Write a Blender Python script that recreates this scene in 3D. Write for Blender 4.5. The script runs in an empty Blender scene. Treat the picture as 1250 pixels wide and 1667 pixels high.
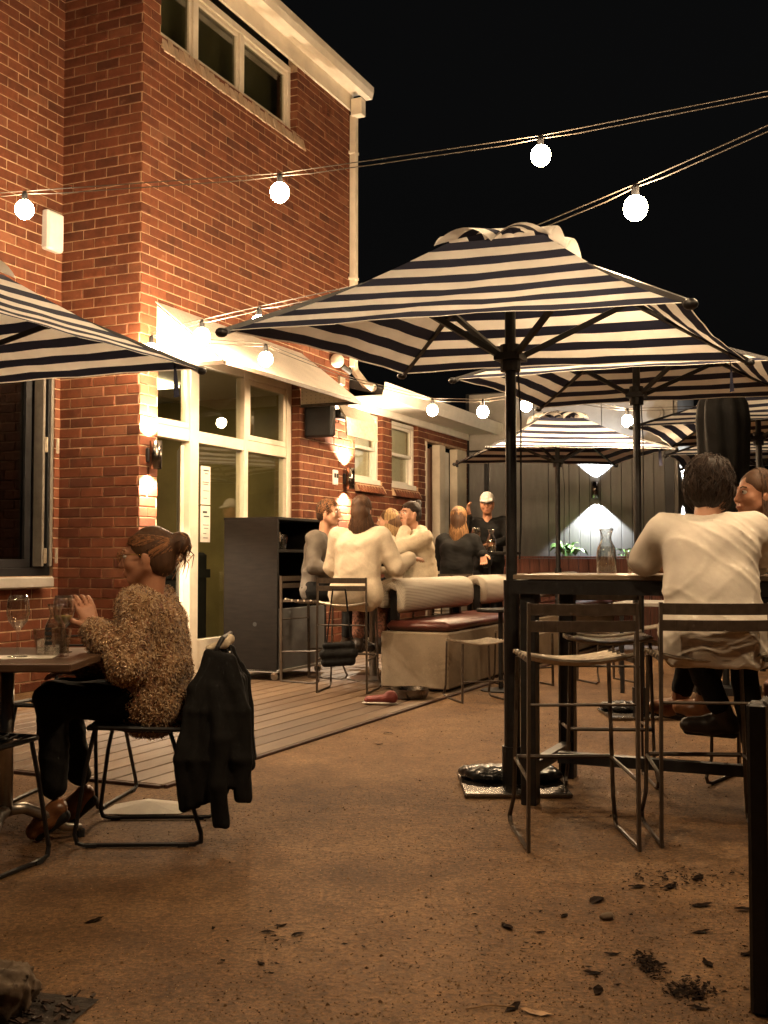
import bpy, math, random
import numpy as np
from mathutils import Vector, Matrix, Euler
R = math.radians
random.seed(7); rng = np.random.default_rng(7)
sc = bpy.context.scene
col = sc.collection

# ---------------------------------------------------------------- camera
cam_d = bpy.data.cameras.new('camera'); cam = bpy.data.objects.new('camera', cam_d); col.objects.link(cam)
cam_d.sensor_fit = 'VERTICAL'; cam_d.sensor_height = 36; cam_d.lens = 38.76
cam_d.clip_start = .05; cam_d.clip_end = 500
cam.location = (0, 0, 1.1); cam.rotation_euler = (R(90 + 2.46), 0, 0)
sc.camera = cam
# ---------------------------------------------------------------- night sky
wd = bpy.data.worlds.new('World'); sc.world = wd; wd.use_nodes = True
wn = wd.node_tree; bg = wn.nodes['Background']
sky = wn.nodes.new('ShaderNodeTexSky'); sky.sky_type = 'NISHITA'; sky.sun_disc = False
sky.sun_elevation = R(-2.0); sky.sun_rotation = R(200); sky.dust_density = 3
hsv = wn.nodes.new('ShaderNodeHueSaturation'); hsv.inputs['Saturation'].default_value = .15
wn.links.new(sky.outputs[0], hsv.inputs['Color']); wn.links.new(hsv.outputs[0], bg.inputs['Color'])
bg.inputs['Strength'].default_value = .016
# ---------------------------------------------------------------- exposure, render
sc.view_settings.view_transform = 'Standard'; sc.view_settings.look = 'None'
sc.view_settings.exposure = 0.33; sc.view_settings.gamma = 1
sc.render.engine = 'CYCLES'
cy = sc.cycles
cy.use_denoising = True; cy.max_bounces = 7; cy.diffuse_bounces = 3; cy.glossy_bounces = 4
cy.transmission_bounces = 6; cy.transparent_max_bounces = 12
cy.caustics_reflective = False; cy.caustics_refractive = False
cy.sample_clamp_indirect = 3; cy.sample_clamp_direct = 0
WARM = (1.0, .68, .385); BULBW = 85.0        # festoon bulbs
WARMW = (1.0, .77, .52)                       # warm white wall lamps
COOL = (.93, .97, 1.0)                        # neutral LED wall lamps

# ---------------------------------------------------------------- materials
def nodes(name):
    m = bpy.data.materials.new(name); m.use_nodes = True
    nt = m.node_tree; b = nt.nodes['Principled BSDF']
    return m, nt, b
def N(nt, t, **kw):
    n = nt.nodes.new('ShaderNode' + t)
    for k, v in kw.items():
        if k in n.inputs: n.inputs[k].default_value = v
        else: setattr(n, k, v)
    return n
def ramp(nt, fac, stops):
    r = nt.nodes.new('ShaderNodeValToRGB'); e = r.color_ramp.elements
    while len(e) < len(stops): e.new(.5)
    for i, (p, c) in enumerate(stops):
        e[i].position = p; e[i].color = (*c, 1)
    nt.links.new(fac, r.inputs[0]); return r.outputs[0]
def coords(nt, scale=(1, 1, 1), rot=(0, 0, 0), src='Object'):
    tc = nt.nodes.new('ShaderNodeTexCoord'); mp = nt.nodes.new('ShaderNodeMapping')
    mp.inputs['Scale'].default_value = scale; mp.inputs['Rotation'].default_value = rot
    nt.links.new(tc.outputs[src], mp.inputs[0]); return mp.outputs[0]
def bump(nt, b, h, strength=.3, dist=.01):
    n = nt.nodes.new('ShaderNodeBump'); n.inputs['Strength'].default_value = strength
    n.inputs['Distance'].default_value = dist
    nt.links.new(h, n.inputs['Height']); nt.links.new(n.outputs[0], b.inputs['Normal']); return n
def mixc(nt, fac, a, b_, mode='MIX'):
    n = nt.nodes.new('ShaderNodeMix'); n.data_type = 'RGBA'; n.blend_type = mode
    for s, v in ((0, fac), (6, a), (7, b_)):
        if hasattr(v, 'is_output'): nt.links.new(v, n.inputs[s])
        else: n.inputs[s].default_value = v if not isinstance(v, tuple) else (*v, 1)
    return n.outputs[2]
M = {}
def mat(key, c, rough=.6, metal=0, var=.12, scale=12, bmp=0, bscale=60, stretch=(1, 1, 1), spec=.4, coat=0, detail=6):
    """plain surface with noise wear: colour varies by +-var, optional fine relief"""
    m, nt, b = nodes(key)
    v = coords(nt, stretch)
    n = N(nt, 'TexNoise', Scale=scale, Detail=detail, Roughness=.6); nt.links.new(v, n.inputs['Vector'])
    lo = tuple(x * (1 - var * 1.6) for x in c); hi = tuple(min(1, x * (1 + var * 1.6)) for x in c)
    nt.links.new(ramp(nt, n.outputs[0], [(.3, lo), (.7, hi)]), b.inputs['Base Color'])
    rr = N(nt, 'MapRange'); rr.inputs[3].default_value = max(0, rough - .1); rr.inputs[4].default_value = min(1, rough + .1)
    nt.links.new(n.outputs[0], rr.inputs[0]); nt.links.new(rr.outputs[0], b.inputs['Roughness'])
    b.inputs['Metallic'].default_value = metal; b.inputs['Specular IOR Level'].default_value = spec
    b.inputs['Coat Weight'].default_value = coat
    if bmp:
        n2 = N(nt, 'TexNoise', Scale=bscale, Detail=5); nt.links.new(v, n2.inputs['Vector'])
        bump(nt, b, n2.outputs[0], bmp, .01)
    M[key] = m; return m
def emis(key, c, s):
    m = bpy.data.materials.new(key); m.use_nodes = True; nt = m.node_tree; nt.nodes.clear()
    o = nt.nodes.new('ShaderNodeOutputMaterial'); e = nt.nodes.new('ShaderNodeEmission')
    e.inputs[0].default_value = (*c, 1); e.inputs[1].default_value = s
    nt.links.new(e.outputs[0], o.inputs[0]); M[key] = m; return m
def bulb_mat(key, c, s):
    """glowing envelope that lets the filament's light out"""
    m = bpy.data.materials.new(key); m.use_nodes = True; nt = m.node_tree; nt.nodes.clear()
    o = nt.nodes.new('ShaderNodeOutputMaterial'); e = nt.nodes.new('ShaderNodeEmission')
    e.inputs[0].default_value = (*c, 1); e.inputs[1].default_value = s
    t = nt.nodes.new('ShaderNodeBsdfTransparent'); a = nt.nodes.new('ShaderNodeAddShader')
    nt.links.new(e.outputs[0], a.inputs[0]); nt.links.new(t.outputs[0], a.inputs[1]); nt.links.new(a.outputs[0], o.inputs[0])
    m.cycles.emission_sampling = 'NONE'
    M[key] = m; return m
def glassm(key, tint=(1, 1, 1), rough=0.0, refl=1.0, base=.045, pw_=4.5):
    """thin pane: clear with Fresnel reflection"""
    m = bpy.data.materials.new(key); m.use_nodes = True; nt = m.node_tree; nt.nodes.clear()
    o = nt.nodes.new('ShaderNodeOutputMaterial'); t = nt.nodes.new('ShaderNodeBsdfTransparent'); g = nt.nodes.new('ShaderNodeBsdfGlossy')
    t.inputs[0].default_value = (*tint, 1); g.inputs['Roughness'].default_value = rough; g.inputs[0].default_value = (refl, refl, refl, 1)
    lw = nt.nodes.new('ShaderNodeLayerWeight'); lw.inputs[0].default_value = .5; pw = N(nt, 'Math', operation='POWER'); pw.inputs[1].default_value = pw_
    f = N(nt, 'Math', operation='MULTIPLY_ADD'); f.inputs[1].default_value = .9; f.inputs[2].default_value = base
    nt.links.new(lw.outputs['Facing'], pw.inputs[0]); nt.links.new(pw.outputs[0], f.inputs[0])
    mx = nt.nodes.new('ShaderNodeMixShader'); nt.links.new(f.outputs[0], mx.inputs[0])
    nt.links.new(t.outputs[0], mx.inputs[1]); nt.links.new(g.outputs[0], mx.inputs[2]); nt.links.new(mx.outputs[0], o.inputs[0])
    M[key] = m; return m
def realglass(key, c=(1, 1, 1), ior=1.45):
    m, nt, b = nodes(key); b.inputs['Base Color'].default_value = (*c, 1); b.inputs['Transmission Weight'].default_value = 1
    b.inputs['Roughness'].default_value = .01; b.inputs['IOR'].default_value = ior; M[key] = m; return m
def brickm(key, stops, mortarish=.0):
    m, nt, b = nodes(key)
    gi = nt.nodes.new('ShaderNodeNewGeometry'); oi = nt.nodes.new('ShaderNodeObjectInfo')
    ad = N(nt, 'Math', operation='ADD'); fr = N(nt, 'Math', operation='FRACT')
    nt.links.new(gi.outputs['Random Per Island'], ad.inputs[0]); nt.links.new(oi.outputs['Random'], ad.inputs[1]); nt.links.new(ad.outputs[0], fr.inputs[0])
    c = ramp(nt, fr.outputs[0], stops)
    tc = nt.nodes.new('ShaderNodeNewGeometry')
    n = N(nt, 'TexNoise', Scale=9, Detail=8, Roughness=.65); nt.links.new(tc.outputs['Position'], n.inputs['Vector'])
    n2 = N(nt, 'TexNoise', Scale=70, Detail=4, Roughness=.7); nt.links.new(tc.outputs['Position'], n2.inputs['Vector'])
    c2 = mixc(nt, .75, c, ramp(nt, n.outputs[0], [(.28, (.45, .42, .4)), (.5, (.9, .9, .9)), (.75, (1.25, 1.18, 1.1))]), 'MULTIPLY')
    # pale lime bloom in blotches
    c3 = mixc(nt, ramp(nt, n.outputs[0], [(.62, (0, 0, 0)), (.85, (.4, .4, .4))]), c2, (.42, .29, .2))
    nt.links.new(c3, b.inputs['Base Color']); b.inputs['Roughness'].default_value = .8; b.inputs['Specular IOR Level'].default_value = .25
    bump(nt, b, n2.outputs[0], .5, .004); M[key] = m; return m

brickm('brick', [(0, (.085, .027, .013)), (.12, (.115, .035, .016)), (.5, (.14, .043, .019)), (.9, (.16, .051, .022)), (1, (.19, .075, .038))])
brickm('pale_brick', [(0, (.42, .3, .2)), (.5, (.5, .37, .26)), (1, (.38, .25, .16))])
mat('mortar', (.4, .27, .165), .9, var=.22, scale=14, bmp=.5, bscale=90)
mat('cream_paint', (.66, .58, .46), .45, var=.07, scale=5, bmp=.08, bscale=40)
mat('white_paint', (.74, .7, .62), .45, var=.06, scale=6, bmp=.06)
mat('white_plastic', (.72, .7, .66), .4, var=.04)
mat('black_frame', (.012, .012, .013), .4, var=.2)
mat('grey_frame', (.14, .125, .105), .4, var=.15)
mat('black_metal', (.012, .011, .011), .42, var=.25, scale=30, bmp=.05)
mat('brown_metal', (.06, .043, .03), .42, .2, var=.15, scale=30)
mat('cable', (.05, .04, .03), .5)
mat('pale_metal', (.42, .36, .28), .35, .5, var=.15, scale=25)
mat('steel', (.4, .37, .33), .38, 1, var=.1, scale=20, bmp=.03)
mat('chrome', (.75, .72, .68), .12, 1, var=.05)
mat('dark_steel', (.16, .14, .12), .25, 1, var=.2)
mat('roof_metal', (.035, .032, .03), .6, var=.2)
mat('olive_wall', (.26, .2, .075), .8, var=.1, scale=3)
mat('white_ceiling', (.55, .5, .4), .8, var=.05)
mat('room_dark', (.045, .04, .035), .7, var=.2)
mat('dark_timber', (.011, .0085, .007), .7, spec=.15, var=.25, scale=6, stretch=(1, 1, 8), bmp=.1)
mat('grey_laminate', (.13, .13, .13), .5, var=.08)
mat('leather', (.085, .022, .015), .35, var=.2, scale=7, bmp=.2, bscale=120)
mat('grey_board', (.16, .155, .147), .55, var=.12, scale=4, stretch=(3, 3, .6), bmp=.08, bscale=30)
mat('pale_board', (.3, .28, .25), .6, var=.1, scale=4)
mat('red_timber', (.14, .045, .025), .55, var=.3, scale=5, stretch=(6, 6, .7), bmp=.15)
mat('brown_door', (.2, .1, .06), .5, var=.12)
mat('deck_edge', (.05, .022, .014), .6, var=.3)
mat('sheen_pale_plank', (.2, .15, .105), .42, var=.2, scale=5, stretch=(1, 12, 12), bmp=.1)  # plank colour lightened to carry the pale grazing reflection on the table top
mat('paper', (.68, .64, .56), .8, var=.05, scale=8, bmp=.15, bscale=20)
mat('ink', (.03, .03, .03), .6)
mat('sandbag', (.012, .012, .012), .28, var=.2, bmp=.3, bscale=25)
mat('cover', (.006, .0055, .005), .75, spec=.2, var=.25, bmp=.3, bscale=18)
mat('red_shoe', (.17, .035, .028), .6, var=.15); mat('rubber_white', (.6, .55, .48), .6)
mat('rubber_black', (.015, .015, .015), .7)
mat('soil', (.03, .022, .016), .95, var=.4, scale=30, bmp=.8)
mat('rock', (.12, .085, .055), .85, var=.35, scale=7, bmp=.7, bscale=22)
mat('dead_leaf', (.014, .008, .005), .9, var=.5, scale=25, spec=.05); mat('pale_leaf', (.33, .2, .1), .7, var=.3, scale=25)
mat('mulch', (.05, .03, .02), .9, var=.6, scale=60)
mat('leaf', (.10, .2, .045), .4, var=.35, scale=18, spec=.5)
mat('skin', (.5, .27, .17), .5, var=.08, scale=9, spec=.35)
mat('skin_tan', (.42, .2, .115), .5, var=.08, scale=9, spec=.35)
mat('eye_white', (.7, .66, .6), .2); mat('eye_dark', (.03, .018, .01), .1); mat('lips', (.36, .12, .09), .4)
mat('white_tee', (.72, .66, .57), .85, var=.05, scale=5, bmp=.12, bscale=50)
mat('cream_knit', (.56, .47, .35), .95, var=.05, scale=60, bmp=.4, bscale=160)
mat('cream_fleece', (.6, .5, .36), .95, var=.06, scale=40, bmp=.5, bscale=90)
mat('grey_top', (.14, .12, .1), .9, var=.1); mat('black_cloth', (.008, .0075, .007), .85, var=.2, spec=.2, bmp=.15, bscale=40)
mat('dark_boot', (.03, .02, .014), .45, var=.2); mat('tan_leather', (.24, .1, .04), .35, var=.2, spec=.6)
mat('floral', (.12, .05, .03), .9, var=.9, scale=60)
mat('cap_grey', (.42, .4, .36), .85, var=.1); mat('gold', (.6, .4, .12), .25, 1)
mat('denim_blue', (.2, .24, .28), .9)
mat('juice', (.55, .45, .12), .2)
glassm('pane', (.93, .95, .9)); glassm('dark_pane', (.3, .32, .3), refl=1.0)
glassm('upper_pane', (.55, .56, .48))
glassm('glass', (.97, .97, .95), .02, base=.11, pw_=2.0); glassm('water', (.9, .88, .82), .02, base=.08, pw_=3)
BULBC = bulb_mat('bulb', (1.0, .8, .52), 60)
emis('lens_warm', (1, .82, .6), 14); emis('lens_cool', (.95, .98, 1), 14)
emis('pendant_glow', (1, .85, .65), 2.2); emis('neon_blue', (.1, .15, 1), 1.6); emis('neon_red', (1, .06, .05), 1.4)
emis('ceiling_panel', (1, .8, .5), 15.0)

def hairm(key, dark, light):
    m, nt, b = nodes(key)
    v = coords(nt, (60, 60, 4))
    n = N(nt, 'TexNoise', Scale=1.2, Detail=5); nt.links.new(v, n.inputs['Vector'])
    gi = nt.nodes.new('ShaderNodeNewGeometry')
    f = mixc(nt, .5, n.outputs[0], gi.outputs['Random Per Island'])
    nt.links.new(ramp(nt, f, [(.25, dark), (.75, light)]), b.inputs['Base Color'])
    b.inputs['Roughness'].default_value = .6; b.inputs['Specular IOR Level'].default_value = .35
    bump(nt, b, n.outputs[0], .35, .006); M[key] = m
hairm('hair_dark', (.012, .007, .005), (.045, .024, .013)); hairm('hair_brown', (.03, .014, .007), (.12, .055, .022))
hairm('hair_auburn', (.022, .009, .005), (.34, .15, .058))
hairm('hair_streak', (.05, .022, .01), (.42, .22, .085)); hairm('hair_blonde', (.2, .12, .05), (.5, .33, .15))

def fabric(key, c, tr=.25):
    m, nt, b = nodes(key)
    v = coords(nt); n = N(nt, 'TexNoise', Scale=5, Detail=6); nt.links.new(v, n.inputs['Vector'])
    w = N(nt, 'TexNoise', Scale=240, Detail=2); nt.links.new(v, w.inputs['Vector'])
    cc = mixc(nt, .5, c, ramp(nt, n.outputs[0], [(.3, (.78, .76, .74)), (.7, (1.08, 1.06, 1.04))]), 'MULTIPLY')
    nt.links.new(cc, b.inputs['Base Color']); b.inputs['Roughness'].default_value = .85; b.inputs['Specular IOR Level'].default_value = .2
    bump(nt, b, w.outputs[0], .15, .003)
    t = nt.nodes.new('ShaderNodeBsdfTranslucent'); nt.links.new(cc, t.inputs[0])
    mx = nt.nodes.new('ShaderNodeMixShader'); mx.inputs[0].default_value = tr
    o = nt.nodes['Material Output']; nt.links.new(b.outputs[0], mx.inputs[1]); nt.links.new(t.outputs[0], mx.inputs[2]); nt.links.new(mx.outputs[0], o.inputs[0])
    M[key] = m
fabric('canvas_cream', (.82, .79, .74), .2); fabric('canvas_navy', (.024, .026, .048), .1)

def special():
    # exposed concrete yard: sandy aggregate, stains
    m, nt, b = nodes('yard_concrete'); v = coords(nt)
    a = N(nt, 'TexNoise', Scale=1.1, Detail=8, Roughness=.68); c = N(nt, 'TexNoise', Scale=5, Detail=7, Roughness=.7)
    g = N(nt, 'TexVoronoi', Scale=48); f = N(nt, 'TexNoise', Scale=70, Detail=5, Roughness=.85)
    for n in (a, c, g, f): nt.links.new(v, n.inputs['Vector'])
    base = ramp(nt, a.outputs[0], [(.28, (.064, .033, .015)), (.48, (.135, .077, .036)), (.72, (.2, .121, .06))])
    x = mixc(nt, .8, base, ramp(nt, c.outputs[0], [(.3, (.62, .58, .54)), (.55, (1, 1, 1)), (.8, (1.15, 1.1, 1.05))]), 'MULTIPLY')
    x = mixc(nt, .8, x, ramp(nt, f.outputs[0], [(.32, (.2, .18, .16)), (.5, (.95, .95, .95)), (.68, (2.2, 2.05, 1.8))]), 'MULTIPLY')
    x = mixc(nt, .45, x, ramp(nt, g.outputs['Color'], [(.1, (.5, .46, .4)), (.5, (1, 1, 1)), (.95, (1.5, 1.4, 1.3))]), 'MULTIPLY')
    nt.links.new(x, b.inputs['Base Color']); b.inputs['Roughness'].default_value = .8; b.inputs['Specular IOR Level'].default_value = .25
    h = mixc(nt, .5, f.outputs[0], g.outputs[0]); bump(nt, b, h, .55, .006); M['yard_concrete'] = m
    # cast concrete bench with pits
    m, nt, b = nodes('cast_concrete'); v = coords(nt)
    a = N(nt, 'TexNoise', Scale=4, Detail=8, Roughness=.65); g = N(nt, 'TexVoronoi', Scale=38); f = N(nt, 'TexNoise', Scale=130, Detail=3)
    for n in (a, g, f): nt.links.new(v, n.inputs['Vector'])
    x = ramp(nt, a.outputs[0], [(.3, (.22, .17, .115)), (.7, (.34, .27, .19))])
    x = mixc(nt, .9, x, ramp(nt, g.outputs[0], [(.06, (.35, .3, .26)), (.13, (1, 1, 1))]), 'MULTIPLY')
    x = mixc(nt, .3, x, ramp(nt, f.outputs[0], [(.3, (.6, .6, .6)), (.7, (1.2, 1.2, 1.2))]), 'MULTIPLY')
    nt.links.new(x, b.inputs['Base Color']); b.inputs['Roughness'].default_value = .75; bump(nt, b, f.outputs[0], .25, .004); M['cast_concrete'] = m
    # deck boards: per-board tint and grain
    m, nt, b = nodes('deck_timber'); v = coords(nt, (1.2, 26, 26)); oi = nt.nodes.new('ShaderNodeObjectInfo')
    ad = N(nt, 'VectorMath', operation='ADD'); nt.links.new(v, ad.inputs[0]); nt.links.new(oi.outputs['Location'], ad.inputs[1])
    n = N(nt, 'TexNoise', Scale=2.2, Detail=8, Roughness=.7); nt.links.new(ad.outputs[0], n.inputs['Vector'])
    w = N(nt, 'TexNoise', Scale=1.7, Detail=5); nt.links.new(coords(nt), w.inputs['Vector'])
    x = ramp(nt, oi.outputs['Random'], [(0, (.1, .06, .031)), (.5, (.132, .082, .044)), (1, (.165, .107, .06))])
    x = mixc(nt, .8, x, ramp(nt, n.outputs[0], [(.3, (.5, .46, .42)), (.6, (1, 1, 1)), (.8, (1.25, 1.2, 1.15))]), 'MULTIPLY')
    x = mixc(nt, .6, x, ramp(nt, w.outputs[0], [(.3, (.6, .55, .5)), (.65, (1.1, 1.1, 1.1))]), 'MULTIPLY')
    nt.links.new(x, b.inputs['Base Color']); b.inputs['Roughness'].default_value = .55; bump(nt, b, n.outputs[0], .25, .004); M['deck_timber'] = m
    # wood-look table laminate
    m, nt, b = nodes('table_laminate'); v = coords(nt, (3, 40, 40))
    n = N(nt, 'TexNoise', Scale=1.5, Detail=7, Roughness=.6); nt.links.new(v, n.inputs['Vector'])
    nt.links.new(ramp(nt, n.outputs[0], [(.3, (.06, .032, .02)), (.7, (.13, .075, .045))]), b.inputs['Base Color'])
    b.inputs['Roughness'].default_value = .32; bump(nt, b, n.outputs[0], .05, .002); M['table_laminate'] = m
    # striped ticking on the bolsters
    m, nt, b = nodes('ticking'); at = nt.nodes.new('ShaderNodeAttribute'); at.attribute_name = 'v'
    mm = N(nt, 'Math', operation='FRACT'); ml = N(nt, 'Math', operation='MULTIPLY'); ml.inputs[1].default_value = 1 / .0125
    nt.links.new(at.outputs['Fac'], ml.inputs[0]); nt.links.new(ml.outputs[0], mm.inputs[0])
    nt.links.new(ramp(nt, mm.outputs[0], [(.3, (.6, .54, .44)), (.38, (.07, .06, .055)), (.6, (.07, .06, .055)), (.68, (.6, .54, .44))]), b.inputs['Base Color'])
    b.inputs['Roughness'].default_value = .9; M['ticking'] = m
    # mottled boucle jumper
    m, nt, b = nodes('boucle'); v = coords(nt, (1, 1, .55))
    n = N(nt, 'TexNoise', Scale=34, Detail=6, Roughness=.8); g = N(nt, 'TexVoronoi', Scale=42); f = N(nt, 'TexNoise', Scale=11, Detail=3)
    for q in (n, g, f): nt.links.new(v, q.inputs['Vector'])
    x = ramp(nt, n.outputs[0], [(.34, (.02, .008, .004)), (.43, (.13, .05, .02)), (.52, (.33, .17, .07)), (.6, (.5, .32, .16)), (.7, (.07, .03, .015))])
    x = mixc(nt, .35, x, ramp(nt, g.outputs['Color'], [(.1, (.3, .12, .06)), (.5, (.42, .27, .13)), (.9, (.08, .04, .03))]))
    fl = mixc(nt, ramp(nt, f.outputs[0], [(.66, (0, 0, 0)), (.74, (.55, .55, .55))]), x, (.28, .04, .025))
    nt.links.new(fl, b.inputs['Base Color']); b.inputs['Roughness'].default_value = .95; b.inputs['Sheen Weight'].default_value = .4
    bump(nt, b, n.outputs[0], .9, .012); M['boucle'] = m
    # pressed tread-plate awning skin
    m, nt, b = nodes('tread_sheet'); v = coords(nt, (1, 1, 1), (0, 0, R(45)))
    g = N(nt, 'TexVoronoi', Scale=26); g.inputs['Randomness'].default_value = 0; nt.links.new(v, g.inputs['Vector'])
    n = N(nt, 'TexNoise', Scale=5, Detail=5); nt.links.new(coords(nt), n.inputs['Vector'])
    x = mixc(nt, .7, (.76, .7, .6), ramp(nt, n.outputs[0], [(.3, (.8, .8, .8)), (.7, (1.05, 1.05, 1.05))]), 'MULTIPLY')
    x = mixc(nt, .6, x, ramp(nt, g.outputs[0], [(.12, (.45, .42, .4)), (.22, (1, 1, 1))]), 'MULTIPLY')
    nt.links.new(x, b.inputs['Base Color']); b.inputs['Roughness'].default_value = .5; bump(nt, b, g.outputs[0], .5, .006); M['tread_sheet'] = m
special()

# ---------------------------------------------------------------- mesh builder
class MB:
    def __init__(s): s.v = []; s.f = []; s.m = []
    def add(s, vs, fs, mi=0):
        o = len(s.v); s.v += [tuple(p) for p in vs]; s.f += [tuple(i + o for i in f) for f in fs]; s.m += [mi] * len(fs); return s
    def box(s, c, d, rot=None, mi=0, bev=0):
        hx, hy, hz = d[0] / 2, d[1] / 2, d[2] / 2
        if bev <= 0:
            vs = [Vector((x * hx, y * hy, z * hz)) for z in (-1, 1) for x, y in ((-1, -1), (1, -1), (1, 1), (-1, 1))]
            fs = [(3, 2, 1, 0), (4, 5, 6, 7), (0, 1, 5, 4), (1, 2, 6, 5), (2, 3, 7, 6), (3, 0, 4, 7)]
        else:
            vs = []; b = min(bev, hx * .9, hy * .9, hz * .9)
            for z, ins in ((-hz, b), (-hz + b, 0), (hz - b, 0), (hz, b)):
                X, Y = hx - ins, hy - ins; k = b if ins == 0 else b * .6
                for x, y in ((-X + k, -Y), (X - k, -Y), (X, -Y + k), (X, Y - k), (X - k, Y), (-X + k, Y), (-X, Y - k), (-X, -Y + k)):
                    vs.append(Vector((x, y, z)))
            fs = [tuple(range(7, -1, -1)), tuple(range(24, 32))]
            for l in range(3):
                for i in range(8):
                    j = (i + 1) % 8; fs.append((l * 8 + i, l * 8 + j, l * 8 + 8 + j, l * 8 + 8 + i))
        c = Vector(c)
        if rot is not None:
            if not isinstance(rot, Matrix): rot = Euler(rot).to_matrix()
            vs = [rot @ p for p in vs]
        return s.add([p + c for p in vs], fs, mi)
    def bar(s, p0, p1, w, h, up=(0, 0, 1), mi=0):
        """rectangular bar from p0 to p1"""
        p0, p1 = Vector(p0), Vector(p1); d = (p1 - p0); L = d.length; d.normalize()
        up = Vector(up)
        if abs(d.dot(up)) > .98: up = Vector((0, 1, 0)) if abs(d.y) < .9 else Vector((1, 0, 0))
        x = d.cross(up).normalized(); u = x.cross(d)
        m = Matrix((x, d, u)).transposed()
        return s.box((p0 + p1) / 2, (w, L, h), m, mi)
    def tube(s, pts, r, seg=6, closed=False, mi=0, cap=True):
        P = [Vector(p) for p in pts]; n = len(P)
        rs = r if isinstance(r, (list, tuple)) else [r] * n
        vs = []; prev = None
        for i in range(n):
            a = P[(i - 1) % n] if (closed or i > 0) else P[i]; b = P[(i + 1) % n] if (closed or i < n - 1) else P[i]
            t = (b - a)
            if t.length < 1e-9: t = Vector((0, 0, 1))
            t.normalize()
            if prev is None:
                up = Vector((0, 0, 1)) if abs(t.z) < .9 else Vector((1, 0, 0)); u = t.cross(up).normalized()
            else:
                u = prev - t * prev.dot(t)
                u = u.normalized() if u.length > 1e-6 else t.orthogonal().normalized()
            prev = u; w = t.cross(u)
            # keep the bore at bends
            k = 1.0
            if 0 < i < n - 1 or closed:
                c = (P[i] - a).normalized().dot((b - P[i]).normalized()) if (P[i] - a).length > 1e-9 and (b - P[i]).length > 1e-9 else 1
                k = 1 / max(.75, math.sqrt(max(0.01, (1 + c) / 2)))
            for j in range(seg):
                an = 2 * math.pi * j / seg
                vs.append(P[i] + (u * math.cos(an) + w * math.sin(an)) * rs[i] * k)
        fs = []
        for i in range(n if closed else n - 1):
            q = (i + 1) % n
            for j in range(seg):
                l = (j + 1) % seg; fs.append((i * seg + j, i * seg + l, q * seg + l, q * seg + j))
        if cap and not closed:
            fs.append(tuple(range(seg - 1, -1, -1))); fs.append(tuple((n - 1) * seg + j for j in range(seg)))
        return s.add(vs, fs, mi)
    def cyl(s, p0, p1, r0, r1=None, seg=16, mi=0): return s.tube([p0, p1], [r0, r1 if r1 is not None else r0], seg, mi=mi)
    def lathe(s, prof, c=(0, 0, 0), seg=20, mi=0, rot=None):
        vs = []; c = Vector(c)
        for r, z in prof:
            for j in range(seg):
                a = 2 * math.pi * j / seg; p = Vector((r * math.cos(a), r * math.sin(a), z))
                if rot is not None: p = rot @ p
                vs.append(p + c)
        fs = []
        for i in range(len(prof) - 1):
            for j in range(seg):
                l = (j + 1) % seg; fs.append((i * seg + j, i * seg + l, (i + 1) * seg + l, (i + 1) * seg + j))
        if prof[0][0] > 1e-4: fs.append(tuple(range(seg - 1, -1, -1)))
        if prof[-1][0] > 1e-4: fs.append(tuple((len(prof) - 1) * seg + j for j in range(seg)))
        return s.add(vs, fs, mi)
    def sphere(s, c, r, seg=14, rings=9, mi=0, rot=None):
        rr = r if isinstance(r, (tuple, list)) else (r, r, r); c = Vector(c)
        vs = []
        for i in range(rings + 1):
            t = math.pi * i / rings
            for j in range(seg):
                a = 2 * math.pi * j / seg; p = Vector((rr[0] * math.sin(t) * math.cos(a), rr[1] * math.sin(t) * math.sin(a), -rr[2] * math.cos(t)))
                if rot is not None: p = rot @ p
                vs.append(p + c)
        fs = [(i * seg + j, i * seg + (j + 1) % seg, (i + 1) * seg + (j + 1) % seg, (i + 1) * seg + j) for i in range(rings) for j in range(seg)]
        return s.add(vs, fs, mi)
    def poly_prism(s, pts, off, mi=0):
        """planar polygon (3-D points) pushed by vector off"""
        n = len(pts); o = Vector(off); P = [Vector(p) for p in pts]
        return s.add(P + [p + o for p in P], [tuple(range(n - 1, -1, -1)), tuple(range(n, 2 * n))] + [(i, (i + 1) % n, n + (i + 1) % n, n + i) for i in range(n)], mi)
    def mesh(s, name, mats, smooth=False):
        me = bpy.data.meshes.new(name); me.from_pydata(s.v, [], s.f)
        for m in (mats if isinstance(mats, (list, tuple)) else [mats]): me.materials.append(M[m])
        if len(set(s.m)) > 1: me.polygons.foreach_set('material_index', s.m)
        if smooth: me.polygons.foreach_set('use_smooth', [True] * len(s.f))
        me.update(); return me
    def build(s, name, mats, parent=None, smooth=False, loc=None, rot=None):
        return obj(name, s.mesh(name, mats, smooth), parent, loc, rot)
def smooth_by_angle(me, ang=40):
    try: me.set_sharp_from_angle(angle=R(ang)); me.polygons.foreach_set('use_smooth', [True] * len(me.polygons))
    except Exception: pass
def obj(name, me, parent=None, loc=None, rot=None):
    o = bpy.data.objects.new(name, me); col.objects.link(o)
    if parent is not None: o.parent = parent
    if loc is not None: o.location = loc
    if rot is not None: o.rotation_euler = rot if isinstance(rot, (tuple, list)) else (0, 0, rot)
    return o
def tag(o, label, cat=None, group=None, kind=None):
    if label: o['label'] = label
    if cat: o['category'] = cat
    if group: o['group'] = group
    if kind: o['kind'] = kind
    return o
def thing(name, label, cat, loc=(0, 0, 0), rz=0, group=None):
    o = bpy.data.objects.new(name, None); col.objects.link(o); o.empty_display_size = .1
    o.location = loc; o.rotation_euler = (0, 0, rz); return tag(o, label, cat, group)
def copy_tree(o, parent=None):
    c = o.copy(); col.objects.link(c)
    if parent is not None: c.parent = parent
    for ch in list(o.children): copy_tree(ch, c)
    return c
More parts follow.
